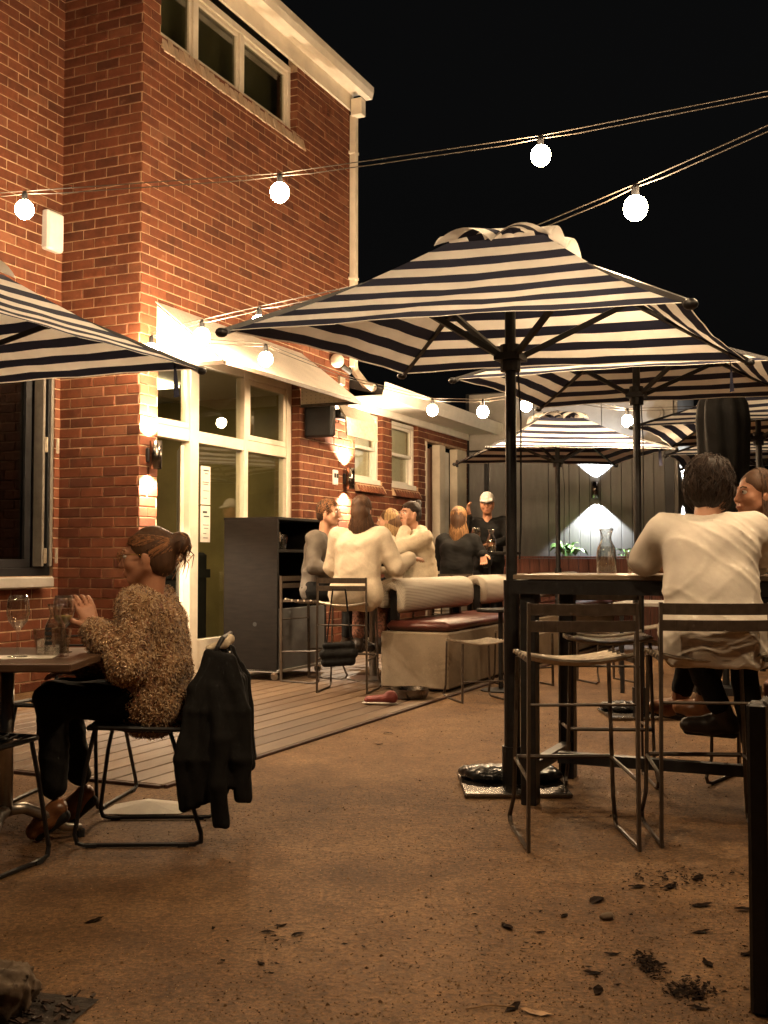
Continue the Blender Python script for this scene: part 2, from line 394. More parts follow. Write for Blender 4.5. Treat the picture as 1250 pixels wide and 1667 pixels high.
def place(o, loc, rz=0, label=None, s=None):
    o.location = loc; o.rotation_euler = (0, 0, rz)
    if label: o['label'] = label
    if s: o.scale = (s, s, s)
    return o
def lamp(kind, name, loc, power, color, parent=None, radius=.04, rot=None, spot=None, blend=.15):
    d = bpy.data.lights.new(name, kind); d.energy = power; d.color = color; d.shadow_soft_size = radius
    if kind == 'SPOT': d.spot_size = spot; d.spot_blend = blend
    o = bpy.data.objects.new(name, d); col.objects.link(o); o.location = loc
    if rot: o.rotation_euler = rot
    if parent is not None: o.parent = parent
    return o

# ---------------------------------------------------------------- implicit surfaces for bodies, cloth, rocks
class Sdf:
    def __init__(s): s.p = []
    def cap(s, a, b, ra, rb=None, k=.03, neg=False):
        s.p.append(('c', np.array(a, float), np.array(b, float), ra, ra if rb is None else rb, k, neg)); return s
    def chain(s, pts, rs, k=.03):
        for i in range(len(pts) - 1): s.cap(pts[i], pts[i + 1], rs[i], rs[i + 1], k)
        return s
    def ell(s, c, r, k=.03, neg=False, rot=None):
        s.p.append(('e', np.array(c, float), np.array(r, float), None if rot is None else np.array(rot), k, neg)); return s
    def mesh(s, name, vox, material, disp=None, smooth=True):
        lo = np.array([1e9] * 3); hi = -lo; bb = []
        for q in s.p:
            if q[0] == 'c':
                r = max(q[3], q[4]); l = np.minimum(q[1], q[2]) - r; h = np.maximum(q[1], q[2]) + r
            else:
                r = q[2].max() if q[3] is not None else q[2]; l = q[1] - r; h = q[1] + r
            bb.append((l, h))
            if not q[-1]: lo = np.minimum(lo, l); hi = np.maximum(hi, h)
        lo -= 4 * vox + .02; hi += 4 * vox + .02
        n = np.ceil((hi - lo) / vox).astype(int) + 1
        g = np.full(n, .2, np.float32)
        ax = [lo[i] + vox * np.arange(n[i]) for i in range(3)]
        for q, (l, h) in zip(s.p, bb):
            k = q[-2]; mrg = k + 3 * vox + .012
            i0 = np.clip(np.floor((l - mrg - lo) / vox).astype(int), 0, n); i1 = np.clip(np.ceil((h + mrg - lo) / vox).astype(int) + 1, 0, n)
            if (i1 <= i0).any(): continue
            X, Y, Z = np.meshgrid(ax[0][i0[0]:i1[0]], ax[1][i0[1]:i1[1]], ax[2][i0[2]:i1[2]], indexing='ij')
            if q[0] == 'c':
                a, b = q[1], q[2]; ba = b - a; L2 = max(ba @ ba, 1e-9)
                t = np.clip(((X - a[0]) * ba[0] + (Y - a[1]) * ba[1] + (Z - a[2]) * ba[2]) / L2, 0, 1)
                d = np.sqrt((X - a[0] - t * ba[0]) ** 2 + (Y - a[1] - t * ba[1]) ** 2 + (Z - a[2] - t * ba[2]) ** 2) - (q[3] + (q[4] - q[3]) * t)
            else:
                x, y, z = X - q[1][0], Y - q[1][1], Z - q[1][2]
                if q[3] is not None:
                    m = q[3]; x, y, z = m[0, 0] * x + m[1, 0] * y + m[2, 0] * z, m[0, 1] * x + m[1, 1] * y + m[2, 1] * z, m[0, 2] * x + m[1, 2] * y + m[2, 2] * z
                r = q[2]; k0 = np.sqrt((x / r[0]) ** 2 + (y / r[1]) ** 2 + (z / r[2]) ** 2); k1 = np.sqrt((x / r[0] ** 2) ** 2 + (y / r[1] ** 2) ** 2 + (z / r[2] ** 2) ** 2)
                d = np.where(k1 > 1e-9, k0 * (k0 - 1) / np.maximum(k1, 1e-9), -r.min())
            sl = g[i0[0]:i1[0], i0[1]:i1[1], i0[2]:i1[2]]
            if q[-1]:
                hh = np.clip(.5 - .5 * (sl + d) / k, 0, 1); new = sl * (1 - hh) - d * hh + k * hh * (1 - hh)
            else:
                hh = np.clip(.5 + .5 * (sl - d) / k, 0, 1); new = sl * (1 - hh) + d * hh - k * hh * (1 - hh)
            g[i0[0]:i1[0], i0[1]:i1[1], i0[2]:i1[2]] = new
        if disp is not None:
            X, Y, Z = np.meshgrid(*ax, indexing='ij'); g += disp(X, Y, Z).astype(np.float32)
        V, F = nets(g)
        V = V * vox + lo
        me = bpy.data.meshes.new(name)
        me.vertices.add(len(V)); me.vertices.foreach_set('co', V.ravel()); me.loops.add(len(F) * 4); me.loops.foreach_set('vertex_index', F.ravel())
        me.polygons.add(len(F)); me.polygons.foreach_set('loop_start', np.arange(0, len(F) * 4, 4)); 
        me.materials.append(M[material]); me.update(calc_edges=True); me.validate()
        if smooth: me.polygons.foreach_set('use_smooth', [True] * len(me.polygons))
        return me
    def build(s, name, vox, material, parent=None, disp=None, loc=None, rot=None):
        return obj(name, s.mesh(name, vox, material, disp), parent, loc, rot)
def nets(g):
    ins = g < 0
    c = [(a, b, d) for a in (0, 1) for b in (0, 1) for d in (0, 1)]
    n = np.array(g.shape); m = n - 1
    sub = lambda A, o: A[o[0]:o[0] + m[0], o[1]:o[1] + m[1], o[2]:o[2] + m[2]]
    cnt = sum(sub(ins, o).astype(np.int8) for o in c); mask = (cnt > 0) & (cnt < 8)
    I = np.argwhere(mask); idx = np.full(m, -1, np.int64); idx[mask] = np.arange(len(I))
    pos = np.zeros((len(I), 3)); w = np.zeros(len(I))
    for a in range(3):
        for o in c:
            if o[a]: continue
            o2 = list(o); o2[a] = 1
            v0 = g[I[:, 0] + o[0], I[:, 1] + o[1], I[:, 2] + o[2]]; v1 = g[I[:, 0] + o2[0], I[:, 1] + o2[1], I[:, 2] + o2[2]]
            x = (v0 < 0) != (v1 < 0); t = np.where(x, v0 / np.where(x, v0 - v1, 1), 0)
            p = np.array(o, float)[None] + np.zeros((len(I), 3)); p[:, a] = t
            pos += p * x[:, None]; w += x
    V = I + pos / np.maximum(w, 1)[:, None]
    Fs = []
    for a in range(3):
        b, d = (a + 1) % 3, (a + 2) % 3
        s0 = [slice(None)] * 3; s1 = [slice(None)] * 3; s0[a] = slice(0, -1); s1[a] = slice(1, None)
        e = np.argwhere(ins[tuple(s0)] != ins[tuple(s1)])
        e = e[(e[:, b] > 0) & (e[:, d] > 0) & (e[:, b] < m[b]) & (e[:, d] < m[d])]
        if not len(e): continue
        fl = ins[e[:, 0], e[:, 1], e[:, 2]]
        q = []
        for db, dd in ((-1, -1), (0, -1), (0, 0), (-1, 0)):
            z = e.copy(); z[:, b] += db; z[:, d] += dd; q.append(idx[z[:, 0], z[:, 1], z[:, 2]])
        q = np.stack(q, 1); q[~fl] = q[~fl][:, ::-1]
        Fs.append(q[(q >= 0).all(1)])
    return V, np.concatenate(Fs).astype(np.int32)
def folds(amp, freq, seed, stretch=(1, 1, 1)):
    r = np.random.default_rng(seed); ks = r.normal(size=(7, 3)) * freq / np.array(stretch); ph = r.uniform(0, 6.3, 7)
    return lambda X, Y, Z: amp * sum(np.sin(k[0] * X + k[1] * Y + k[2] * Z + p + 1.3 * np.sin(.6 * k[1] * X - .7 * k[0] * Z)) for k, p in zip(ks, ph)) / 3
def creases(amp, freq, seed, stretch=(1, 1, 1), n=5, base=None):
    r = np.random.default_rng(seed); ks = r.normal(size=(n, 3)) * freq / np.array(stretch); ph = r.uniform(0, 6.3, n)
    def f(X, Y, Z):
        o = 0
        for i, (k, p) in enumerate(zip(ks, ph)):
            a = k[0] * X + k[1] * Y + k[2] * Z + p + 1.1 * np.sin(.5 * k[2] * X + .8 * k[0] * Z + i)
            o = o - amp * (1 - np.abs(np.sin(a))) ** 3 * (.5 + .5 * np.sin(3.1 * X * freq / 10 + 2.3 * Z * freq / 10 + 2 * i))
        return o if base is None else o + base(X, Y, Z)
    return f
def fuzz(parent, me, n, L, material, seed, name='fibres', w=.0016):
    """short curled fibres standing off a knitted surface"""
    r = np.random.default_rng(seed); nv = len(me.vertices); co = np.empty(nv * 3); no = np.empty(nv * 3)
    me.vertices.foreach_get('co', co); me.vertices.foreach_get('normal', no); co = co.reshape(-1, 3); no = no.reshape(-1, 3)
    ix = r.integers(0, nv, n); p = co[ix] + r.normal(size=(n, 3)) * .003; nm = no[ix]
    t = r.normal(size=(n, 3)) + np.array([0, 0, -.5]); t -= nm * (t * nm).sum(1, keepdims=True); t /= np.linalg.norm(t, axis=1, keepdims=True) + 1e-9
    s = np.cross(nm, t); ll = (L * r.uniform(.5, 1.2, n))[:, None]
    v = np.stack([p - s * w, p + s * w, p + t * ll * .5 + nm * ll * .35 + s * w, p + t * ll * .5 + nm * ll * .35 - s * w, p + t * ll + nm * ll * .15], 1).reshape(-1, 3)
    b = np.arange(n)[:, None] * 5
    fs = (b + np.array([[0, 1, 2, 3]])).tolist() + (b + np.array([[3, 2, 4]])).tolist()
    m_ = bpy.data.meshes.new(name); m_.from_pydata(v.tolist(), [], fs); m_.materials.append(M[material]); o = obj(name, m_, parent); o['kind'] = 'stuff'; return o
def fibrem(key, stops):
    m, nt, b = nodes(key); gi = nt.nodes.new('ShaderNodeNewGeometry'); nt.links.new(ramp(nt, gi.outputs['Random Per Island'], stops), b.inputs['Base Color'])
    b.inputs['Roughness'].default_value = .9; b.inputs['Specular IOR Level'].default_value = .15; M[key] = m
fibrem('boucle_fibre', [(0, (.03, .013, .007)), (.14, (.16, .07, .03)), (.34, (.4, .22, .1)), (.6, (.6, .42, .24)), (.92, (.72, .56, .38)), (1, (.26, .04, .025))])
fibrem('grit', [(0, (.03, .017, .008)), (.4, (.11, .06, .028)), (.75, (.24, .15, .075)), (1, (.42, .3, .18))])
fibrem('cream_fibre', [(0, (.42, .34, .24)), (1, (.7, .62, .48))])
# ================================================================ the yard
RB = R(65.8); d1 = Vector((math.sin(R(24.2)), math.cos(R(24.2)), 0)); nn = Vector((math.cos(R(24.2)), -math.sin(R(24.2)), 0))
CO = Vector((-2.05, 9.2, 0))                       # near corner of the tall brick building
def Wp(t, o, z=0): p = CO + d1 * t + nn * o; return Vector((p.x, p.y, z))
def camproj(p):
    th = R(2.46); X, Y, Z = p[0], p[1], p[2] - 1.1
    y2 = math.cos(th) * Y + math.sin(th) * Z; z2 = -math.sin(th) * Y + math.cos(th) * Z
    return (.5 + 1795 * X / y2 / 1250, .5 - 1795 * z2 / y2 / 1667, y2)

g = MB().add([(-120, -40, 0), (120, -40, 0), (120, 200, 0), (-120, 200, 0)], [(0, 1, 2, 3)]).build('ground', 'yard_concrete')
tag(g, 'sandy brown concrete yard', None, kind='structure')

DZ = .018
deck = bpy.data.objects.new('deck', MB().box((2.4, -1.24, -.01), (11.0, 2.46, .02)).mesh('deck', 'room_dark')); col.objects.link(deck)
deck.location = CO + Vector((0, 0, .002)); deck.rotation_euler = (0, 0, RB); tag(deck, 'timber deck along the brick building', None, kind='structure')
pl_cache = {}
for i in range(16):
    o0 = .01 + i * .1545; t = -3.1; first = True
    joints = [-3.1, .35, 3.6, 8.0] if i % 5 else [-3.1, 1.9, 5.2, 8.0]
    for a, b_ in zip(joints[:-1], joints[1:]):
        L = round(b_ - a - .004, 3)
        if L not in pl_cache:
            pl_cache[L] = MB().box((0, 0, 0), (L, .1405, .014), bev=.003).mesh('plank', 'deck_timber')
        obj('plank', pl_cache[L], deck, ((a + b_) / 2, -(o0 + .073), .009 + random.uniform(-.0008, .0008)), (random.uniform(-.004, .004), 0, 0))
MB().box((2.45, -2.487, .003), (11.1, .022, .022), bev=.003).build('edge_board', 'deck_edge', deck)
MB().box((-3.113, -1.24, .003), (.022, 2.46, .022), bev=.003).build('edge_board', 'deck_edge', deck)

# ================================================================ tall brick building with its low wing
bld = thing('brick_building', 'two storey red brick building with cream windows and a low wing beyond', 'building', CO, RB)
BC, BL = .086, .24
brick_shared = {}
def brick_geo(mb, u0, u1, z0, z1, fr, proud=.007):
    """one brick face with chamfered arrises on a wall frame (origin, angle); no back"""
    O, a = fr; ca, sa = math.cos(a), math.sin(a)
    P = lambda u, d, z: (O[0] + u * ca + d * sa, O[1] + u * sa - d * ca, z)
    c = .004; j = lambda: random.uniform(-.0012, .0012); pr = proud + random.uniform(-.0025, .0025)
    vs = []
    for d, ins in ((-.004, 0), (pr - c, 0), (pr, c)):
        for u, z in ((u0 + ins, z0 + ins), (u1 - ins, z0 + ins), (u1 - ins, z1 - ins), (u0 + ins, z1 - ins)):
            vs.append(P(u + j(), d, z + j()))
    fs = [(8, 9, 10, 11)]
    for l in (0, 4):
        for i in range(4): fs.append((l + i, l + (i + 1) % 4, l + 4 + (i + 1) % 4, l + 4 + i))
    mb.add(vs, fs)
cands = []
def brick_wall(fr, u0, u1, z0, z1, holes, ext=0, shift=0):
    """collect brick rectangles (stretcher bond) outside the holes, and the mortar bed behind"""
    k0 = int(z0 / BC); k = k0
    while k * BC < z1 - .02:
        zb = k * BC; zt = min(zb + BC - .01, z1)
        off = (BL / 2 if k % 2 else 0) + shift
        u = u0 - BL + (off % BL)
        while u < u1 + ext:
            segs = [(max(u, u0), min(u + BL - .01, u1 + ext))]
            for h in holes:
                if zb + .03 < h[3] and zt - .03 > h[2]:
                    ns = []
                    for a, b_ in segs:
                        if b_ <= h[0] or a >= h[1]: ns.append((a, b_))
                        else:
                            if a < h[0] - .02: ns.append((a, h[0]))
                            if b_ > h[1] + .02: ns.append((h[1], b_))
                    segs = ns
            for a, b_ in segs:
                if b_ - a > .03: cands.append((fr, a, b_, zb, zt))
            u += BL
        k += 1
    us = sorted({u0, u1} | {min(max(h[i], u0), u1) for h in holes for i in (0, 1)}); zs = sorted({z0, z1} | {min(max(h[i], z0), z1) for h in holes for i in (2, 3)})
    O, a = fr; ca, sa = math.cos(a), math.sin(a); mb = MB()
    for i in range(len(us) - 1):
        for q in range(len(zs) - 1):
            cu, cz = (us[i] + us[i + 1]) / 2, (zs[q] + zs[q + 1]) / 2
            if any(h[0] < cu < h[1] and h[2] < cz < h[3] for h in holes): continue
            mb.add([(O[0] + u * ca, O[1] + u * sa, z) for u, z in ((us[i], zs[q]), (us[i + 1], zs[q]), (us[i + 1], zs[q + 1]), (us[i], zs[q + 1]))], [(0, 1, 2, 3)])
    mb.build('wall', 'mortar', bld)
    # reveals round the holes
    for h in holes:
        if len(h) > 4: continue
        D = .11; rv = MB()
        for (ua, za, ub, zb) in ((h[0], h[2], h[0], h[3]), (h[1], h[3], h[1], h[2]), (h[0], h[3], h[1], h[3])):
            P = lambda u, d, z: (O[0] + u * ca + d * sa, O[1] + u * sa - d * ca, z)
            rv.add([P(ua, 0, za), P(ub, 0, zb), P(ub, -D, zb), P(ua, -D, za)], [(0, 1, 2, 3)])
        rv.build('reveal', 'mortar', bld)
FRONT = ((0, 0), 0.0); ENDF = ((0, .843), R(-90)); WING = ((-2.9, .843), 0.0)
ZT = 6.55
holes = [(.25, 2.8, -.1, 3.02), (.25, 2.72, 5.66, 6.6), (4.15, 4.945, 2.0, 2.9), (5.23, 6.11, 2.0, 2.9), (6.37, 8.0, -.1, 2.72), (4.0, 9.0, 2.97, 9.0, 1)]
brick_wall(FRONT, 0, 8.05, 0, ZT, holes)
brick_wall(ENDF, 0, .843, 0, ZT, [], ext=.007, shift=.12)
brick_wall(WING, 0, 2.9, 0, ZT, [(.2, 2.83, .96, 2.75)], shift=.06)
# brick returns at the door and window jambs (headers seen edge-on)
for (t, z0, z1, s) in ((2.8, 0, 3.0, 1), (2.72, 5.66, 6.4, 1), (4.945, 2.0, 2.9, 1), (6.11, 2.0, 2.9, 1), (6.37, 0, 0, 1)):
    k = int(z0 / BC) + 1
    while k * BC < z1 - .05:
        cands.append((((t, .1), R(-90)), .004, .1, k * BC, k * BC + BC - .01)); k += 1
def cval(c):
    (O, a), u0, u1, z0, z1 = c; u = (u0 + u1) / 2
    p = (O[0] + u * math.cos(a), O[1] + u * math.sin(a), (z0 + z1) / 2)
    w = CO + d1 * p[0] - nn * p[1]; q = camproj((w.x, w.y, p[2]))
    if not (0 < q[0] < 1 and 0 < q[1] < 1): return 0
    if p[0] < -.05 and p[2] < 3.0: return 0
    face = abs((d1 * math.cos(a) - nn * math.sin(a)).dot(Vector((1, 0, 0))))
    return (u1 - u0) * face / q[2] ** 2 if u1 - u0 > .2 else 0
vals = [(cval(c), i) for i, c in enumerate(cands)]; vals.sort(reverse=True)
solo = {i for v, i in vals[:300] if v > 0}
variants = []
for q in range(5):
    mb = MB(); brick_geo(mb, 0, BL - .01, 0, BC - .01, ((0, 0), 0)); variants.append(mb.mesh('brick', 'brick'))
rest = MB()
for i, ((O, a), u0, u1, z0, z1) in enumerate(cands):
    if i in solo:
        if abs(u1 - u0 - (BL - .01)) < .002: me = random.choice(variants)
        else:
            key = round(u1 - u0, 3)
            if key not in brick_shared:
                mb = MB(); brick_geo(mb, 0, u1 - u0, 0, z1 - z0, ((0, 0), 0)); brick_shared[key] = mb.mesh('brick', 'brick')
            me = brick_shared[key]
        obj('brick', me, bld, (O[0] + u0 * math.cos(a), O[1] + u0 * math.sin(a), z0), (0, 0, a))
    else: brick_geo(rest, u0, u1, z0, z1, (O, a))
tag(rest.build('brickwork', 'brick', bld), None, kind='stuff')

def frame_rect(mb, t0, t1, z0, z1, y, w=.05, d=.07):
    """timber frame round an opening, outer edge t0..t1, z0..z1, its face at depth y"""
    mb.box(((t0 + t1) / 2, y + d / 2, z0 + w / 2), (t1 - t0, d, w), bev=.004); mb.box(((t0 + t1) / 2, y + d / 2, z1 - w / 2), (t1 - t0, d, w), bev=.004)
    mb.box((t0 + w / 2, y + d / 2, (z0 + z1) / 2), (w, d, z1 - z0 - 2 * w), bev=.004); mb.box((t1 - w / 2, y + d / 2, (z0 + z1) / 2), (w, d, z1 - z0 - 2 * w), bev=.004)
def pane(parent, t0, t1, z0, z1, y, m='pane'):
    MB().box(((t0 + t1) / 2, y, (z0 + z1) / 2), (t1 - t0, .006, z1 - z0)).build('pane', m, parent)
# --- shop front under the awning
mb = MB(); Y = .1
for t0, t1, z0, z1 in ((.25, .33, 0, 3.0), (.9, 1.04, 0, 3.0), (1.84, 1.915, 0, 3.0), (2.7, 2.8, 0, 3.0)):
    mb.box(((t0 + t1) / 2, Y + .05, (z0 + z1) / 2), (t1 - t0, .1, z1 - z0), bev=.005)
for a, b_ in ((.33, .9), (1.04, 1.84), (1.915, 2.7)):
    mb.box(((a + b_) / 2, Y + .052, 2.235), (b_ - a, .09, .11), bev=.004); mb.box(((a + b_) / 2, Y + .052, 2.955), (b_ - a, .09, .09), bev=.004)
for a, b_ in ((1.04, 1.84), (1.915, 2.7)): mb.box(((a + b_) / 2, Y + .052, .2), (b_ - a, .085, .32), bev=.004)
sf = mb.build('shop_window', 'cream_paint', bld)
for a, b_ in ((.33, .9), (1.915, 2.7)):     # hinged top lights with their own sashes
    m2 = MB(); frame_rect(m2, a + .003, b_ - .003, 2.293, 2.908, Y + .012, .055, .06); s_ = m2.build('sash', 'cream_paint', sf); pane(s_, a + .05, b_ - .05, 2.34, 2.86, Y + .04)
pane(sf, 1.04, 1.84, 2.29, 2.91, Y + .05); pane(sf, 1.04, 1.84, .36, 2.18, Y + .05); pane(sf, 1.915, 2.7, .36, 2.18, Y + .05)
# half-open door leaf swung inwards
dm = MB(); dm.box((0, .3, 1.08), (.045, .58, 2.1), bev=.004)
dl = dm.build('door', 'cream_paint', bld, loc=(.885, .17, .02), rot=R(-52)); MB().tube([(-.03, .5, 1.0), (-.07, .5, 1.0), (-.07, .42, 1.0)], .009).build('handle', 'steel', dl)
# paper menus on the glass
mn = MB().box((1.145, Y - .004, 1.79), (.16, .003, .36)).box((1.145, Y - .004, 1.43), (.16, .003, .34)).build('menu_sheet', 'paper', sf)
ink = MB()
for z, w, h in ((1.93, .09, .012), (1.9, .05, .008), (1.82, .1, .006), (1.80, .08, .006), (1.74, .1, .005), (1.67, .06, .005), (1.54, .07, .02), (1.50, .09, .012), (1.42, .1, .006), (1.39, .07, .006), (1.34, .05, .006), (1.3, .08, .006)):
    ink.box((1.145 + random.uniform(-.015, .015), Y - .0075, z), (w, .002, h))
ink.build('print', 'ink', mn)
# --- room behind the shop front
mb = MB()
mb.add([(.2, 4.2, 0), (4.0, 4.2, 0), (4.0, 4.2, 3.1), (.2, 4.2, 3.1)], [(3, 2, 1, 0)]); mb.add([(4, .2, 0), (4, 4.2, 0), (4, 4.2, 3.1), (4, .2, 3.1)], [(0, 1, 2, 3)])
mb.add([(.2, .2, 0), (.2, 4.2, 0), (.2, 4.2, 3.1), (.2, .2, 3.1)], [(3, 2, 1, 0)])
mb.add([(2.8, .112, 0), (4, .112, 0), (4, .112, 3.1), (2.8, .112, 3.1)], [(3, 2, 1, 0)])
mb.build('interior_wall', 'olive_wall', bld)
MB().add([(.2, .1, 3.08), (4, .1, 3.08), (4, 4.2, 3.08), (.2, 4.2, 3.08)], [(3, 2, 1, 0)]).build('interior_ceiling', 'white_ceiling', bld)
MB().add([(.2, .12, .035), (4, .12, .035), (4, 4.2, .035), (.2, 4.2, .035)], [(0, 1, 2, 3)]).build('interior_floor', 'grey_laminate', bld)
st = MB(); st.bar((1.2, 2.7, 2.95), (3.5, 2.7, .1), .06, .28); st.bar((1.2, 3.5, 2.95), (3.5, 3.5, .1), .06, .28)
for k in range(14): st.box((1.35 + k * .155, 3.1, 2.8 - k * .193), (.24, .74, .035))
st.build('staircase', 'dark_timber', bld)
MB().tube([(.3, 1.6, 1.0), (2.2, 2.6, .55)], .022, 8).build('handrail', 'white_paint', bld)
MB().box((2.2, 1.7, 3.05), (1.2, .3, .03)).build('ceiling_light', 'ceiling_panel', bld)
MB().box((2.05, 1.2, .6), (.9, .5, 1.15), bev=.03).box((2.05, .935, .95), (.9, .03, .09)).build('interior_counter', 'black_cloth', bld)
# --- awning of pressed sheet
aw = MB(); a0, a1, b0, b1 = (.2, -.01, 3.3), (2.82, -.01, 3.3), (.2, -.71, 2.745), (2.82, -.71, 2.745)
aw.poly_prism([a0, a1, b1, b0], (0, .012, .02))
awn = aw.build('awning', 'tread_sheet', bld)
for t in (.214, 2.8): MB().poly_prism([(t, -.012, 3.28), (t, -.68, 2.755), (t, -.012, 2.755)], (.006, 0, 0)).build('cheek', 'tread_sheet', awn)
fl = MB(); fl.bar((.2, -.712, 2.735), (2.82, -.712, 2.735), .02, .035); fl.bar((2.81, -.7, 2.74), (2.81, -.012, 2.74), .03, .03); fl.bar((.21, -.7, 2.74), (.21, -.012, 2.74), .03, .03)
fl.build('awning_frame', 'brown_metal', awn)
# --- upper windows
mb = MB(); yw = .08
mb.box((1.485, yw + .045, 5.71), (2.47, .09, .06), bev=.004); mb.box((1.485, yw + .045, 6.38), (2.47, .09, .07), bev=.004)
for t in (.28, .906, 1.724, 2.69): mb.box((t, yw + .045, 6.04), (.07, .088, .61), bev=.004)
uw = mb.build('window', 'cream_paint', bld)
for a, b_ in ((.315, .871), (.941, 1.689), (1.759, 2.655)):
    m2 = MB(); frame_rect(m2, a + .002, b_ - .002, 5.742, 6.343, yw + .02, .04, .05); q = m2.build('sash', 'cream_paint', uw); pane(q, a + .036, b_ - .036, 5.776, 6.31, yw + .045, 'upper_pane')
MB().add([(.2, .4, 5.5), (3.9, .4, 5.5), (3.9, .4, 6.5), (.2, .4, 6.5)], [(0, 1, 2, 3)]).build('blind', 'white_ceiling', uw)
sb = MB(); brick_geo(sb, 0, .074, 0, .16, ((0, 0), 0)); sbm = sb.mesh('sill_brick', 'pale_brick')
for k in range(31): obj('sill_brick', sbm, uw, (.26 + k * .084, -.035 + random.uniform(-.005, .005), 5.525), (R(-16), 0, random.uniform(-.015, .015)))
MB().poly_prism([(.25, .1, 5.68), (.25, .0, 5.66), (.25, -.012, 5.56), (.25, .1, 5.55)], (2.62, 0, 0)).build('sill_bed', 'mortar', uw)
# vent brick and frieze, soffit, gutter, downpipe
vb = MB()
for i in range(4):
    for j in range(5): vb.box((3.32 + i * .055, -.008, 6.12 + j * .032), (.04, .012, .02))
vb.build('air_vent', 'brick', bld)
MB().box((1.0, -.018, 6.50), (6.1, .03, .19), bev=.004).build('frieze_board', 'cream_paint', bld)
MB().box((1.0, -.1, 6.605), (6.1, .2, .02)).build('soffit', 'cream_paint', bld)
gt = MB(); prof = [(-.18, 6.53), (-.26, 6.53), (-.28, 6.6), (-.285, 6.67), (-.265, 6.67), (-.255, 6.6), (-.245, 6.55), (-.18, 6.55)]
gt.poly_prism([(-2.1, y, z) for y, z in prof], (6.18, 0, 0)); gt.build('gutter', 'cream_paint', bld)
MB().box((1.0, 1.2, 6.66), (6.1, 2.8, .05)).build('roof', 'roof_metal', bld)
dp = MB(); dp.box((3.99, -.12, 6.42), (.12, .14, .2), bev=.006); dp.box((4.02, -.05, 4.85), (.085, .075, 3.0), bev=.006)
dp.tube([(4.02, -.05, 3.4), (4.05, -.06, 3.3), (4.02, -.2, 3.14), (3.96, -.34, 3.08)], .045, 8)
for z in (5.9, 4.4): dp.box((4.02, -.045, z), (.11, .09, .03))
dp.build('downpipe', 'cream_paint', bld)
# --- low wing: windows, eave, doorway
sb = MB(); brick_geo(sb, 0, .074, 0, .13, ((0, 0), 0)); sb2 = sb.mesh('sill_brick', 'brick')
for a, b_ in ((4.15, 4.945), (5.23, 6.11)):
    mb = MB(); yy = .06; mb.box(((a + b_) / 2, yy + .04, 2.86), (b_ - a, .08, .05), bev=.004); mb.box(((a + b_) / 2, yy + .02, 2.05), (b_ - a, .12, .06), bev=.004)
    for t in (a + .025, b_ - .025): mb.box((t, yy + .04, 2.455), (.05, .078, .75), bev=.004)
    w = mb.build('window', 'white_paint', bld)
    m2 = MB(); frame_rect(m2, a + .052, b_ - .052, 2.44, 2.833, yy + .012, .04, .04); q = m2.build('sash', 'white_paint', w); pane(q, a + .09, b_ - .09, 2.48, 2.795, yy + .03)
    m2 = MB(); frame_rect(m2, a + .052, b_ - .052, 2.082, 2.478, yy + .055, .04, .03); q = m2.build('sash', 'white_paint', w); pane(q, a + .09, b_ - .09, 2.12, 2.44, yy + .07)
    MB().add([(a, .155, 2.0), (b_, .155, 2.0), (b_, .155, 2.9), (a, .155, 2.9)], [(0, 1, 2, 3)]).build('blind', 'white_ceiling', w)
    n = int((b_ - a) / .084)
    for k in range(n): obj('sill_brick', sb2, w, (a + .01 + k * .084, -.07, 1.9), (R(-32), 0, 0))
    MB().poly_prism([(a, .02, 2.02), (a, -.02, 2.0), (a, -.065, 1.91), (a, .02, 1.91)], (b_ - a, 0, 0)).build('sill_bed', 'mortar', w)
MB().box((6.0, -.02, 2.93), (4.1, .028, .09), bev=.004).build('frieze_board', 'white_paint', bld)
MB().box((6.0, -.22, 2.985), (4.1, .44, .02)).build('soffit', 'white_paint', bld)
gt = MB(); prof = [(-.42, 2.96), (-.5, 2.95), (-.53, 3.03), (-.545, 3.12), (-.525, 3.12), (-.515, 3.04), (-.49, 2.97), (-.42, 2.98)]
gt.poly_prism([(3.85, y, z) for y, z in prof], (4.25, 0, 0)); gt.build('gutter', 'white_paint', bld)
MB().poly_prism([(4.02, -.42, 3.1), (4.02, 3.5, 4.1), (4.02, 3.5, 4.0), (4.02, -.42, 3.0)], (4.1, 0, 0)).build('roof', 'roof_metal', bld)
for t0, t1, m_, dd in ((6.43, 6.86, 'brown_door', .12), (7.2, 7.56, 'white_paint', .1)):
    m2 = MB(); m2.box(((t0 + t1) / 2, dd + .03, 1.35), (t1 - t0, .05, 2.62), bev=.006); q = m2.build('door', m_, bld)
    m3 = MB(); m3.box(((t0 + t1) / 2, dd - .0, 2.2), (t1 - t0 - .1, .012, .5), bev=.003); m3.box(((t0 + t1) / 2, dd - .0, 1.2), (t1 - t0 - .1, .012, 1.2), bev=.003); m3.build('panel', m_, q)
for t0, t1 in ((6.375, 6.43), (6.9, 7.12), (7.6, 8.0)): MB().box(((t0 + t1) / 2, .05, 1.36), (t1 - t0, .12, 2.71), bev=.006).build('door_post', 'cream_paint', bld)
MB().box((7.16, .2, 1.36), (.12, .05, 2.7)).build('door_panel', 'brown_door', bld)
hg = MB()
for z in (.6, 1.5, 2.5): hg.box((7.585, -.015, z), (.05, .02, .1))
hg.build('hinge', 'black_metal', bld)
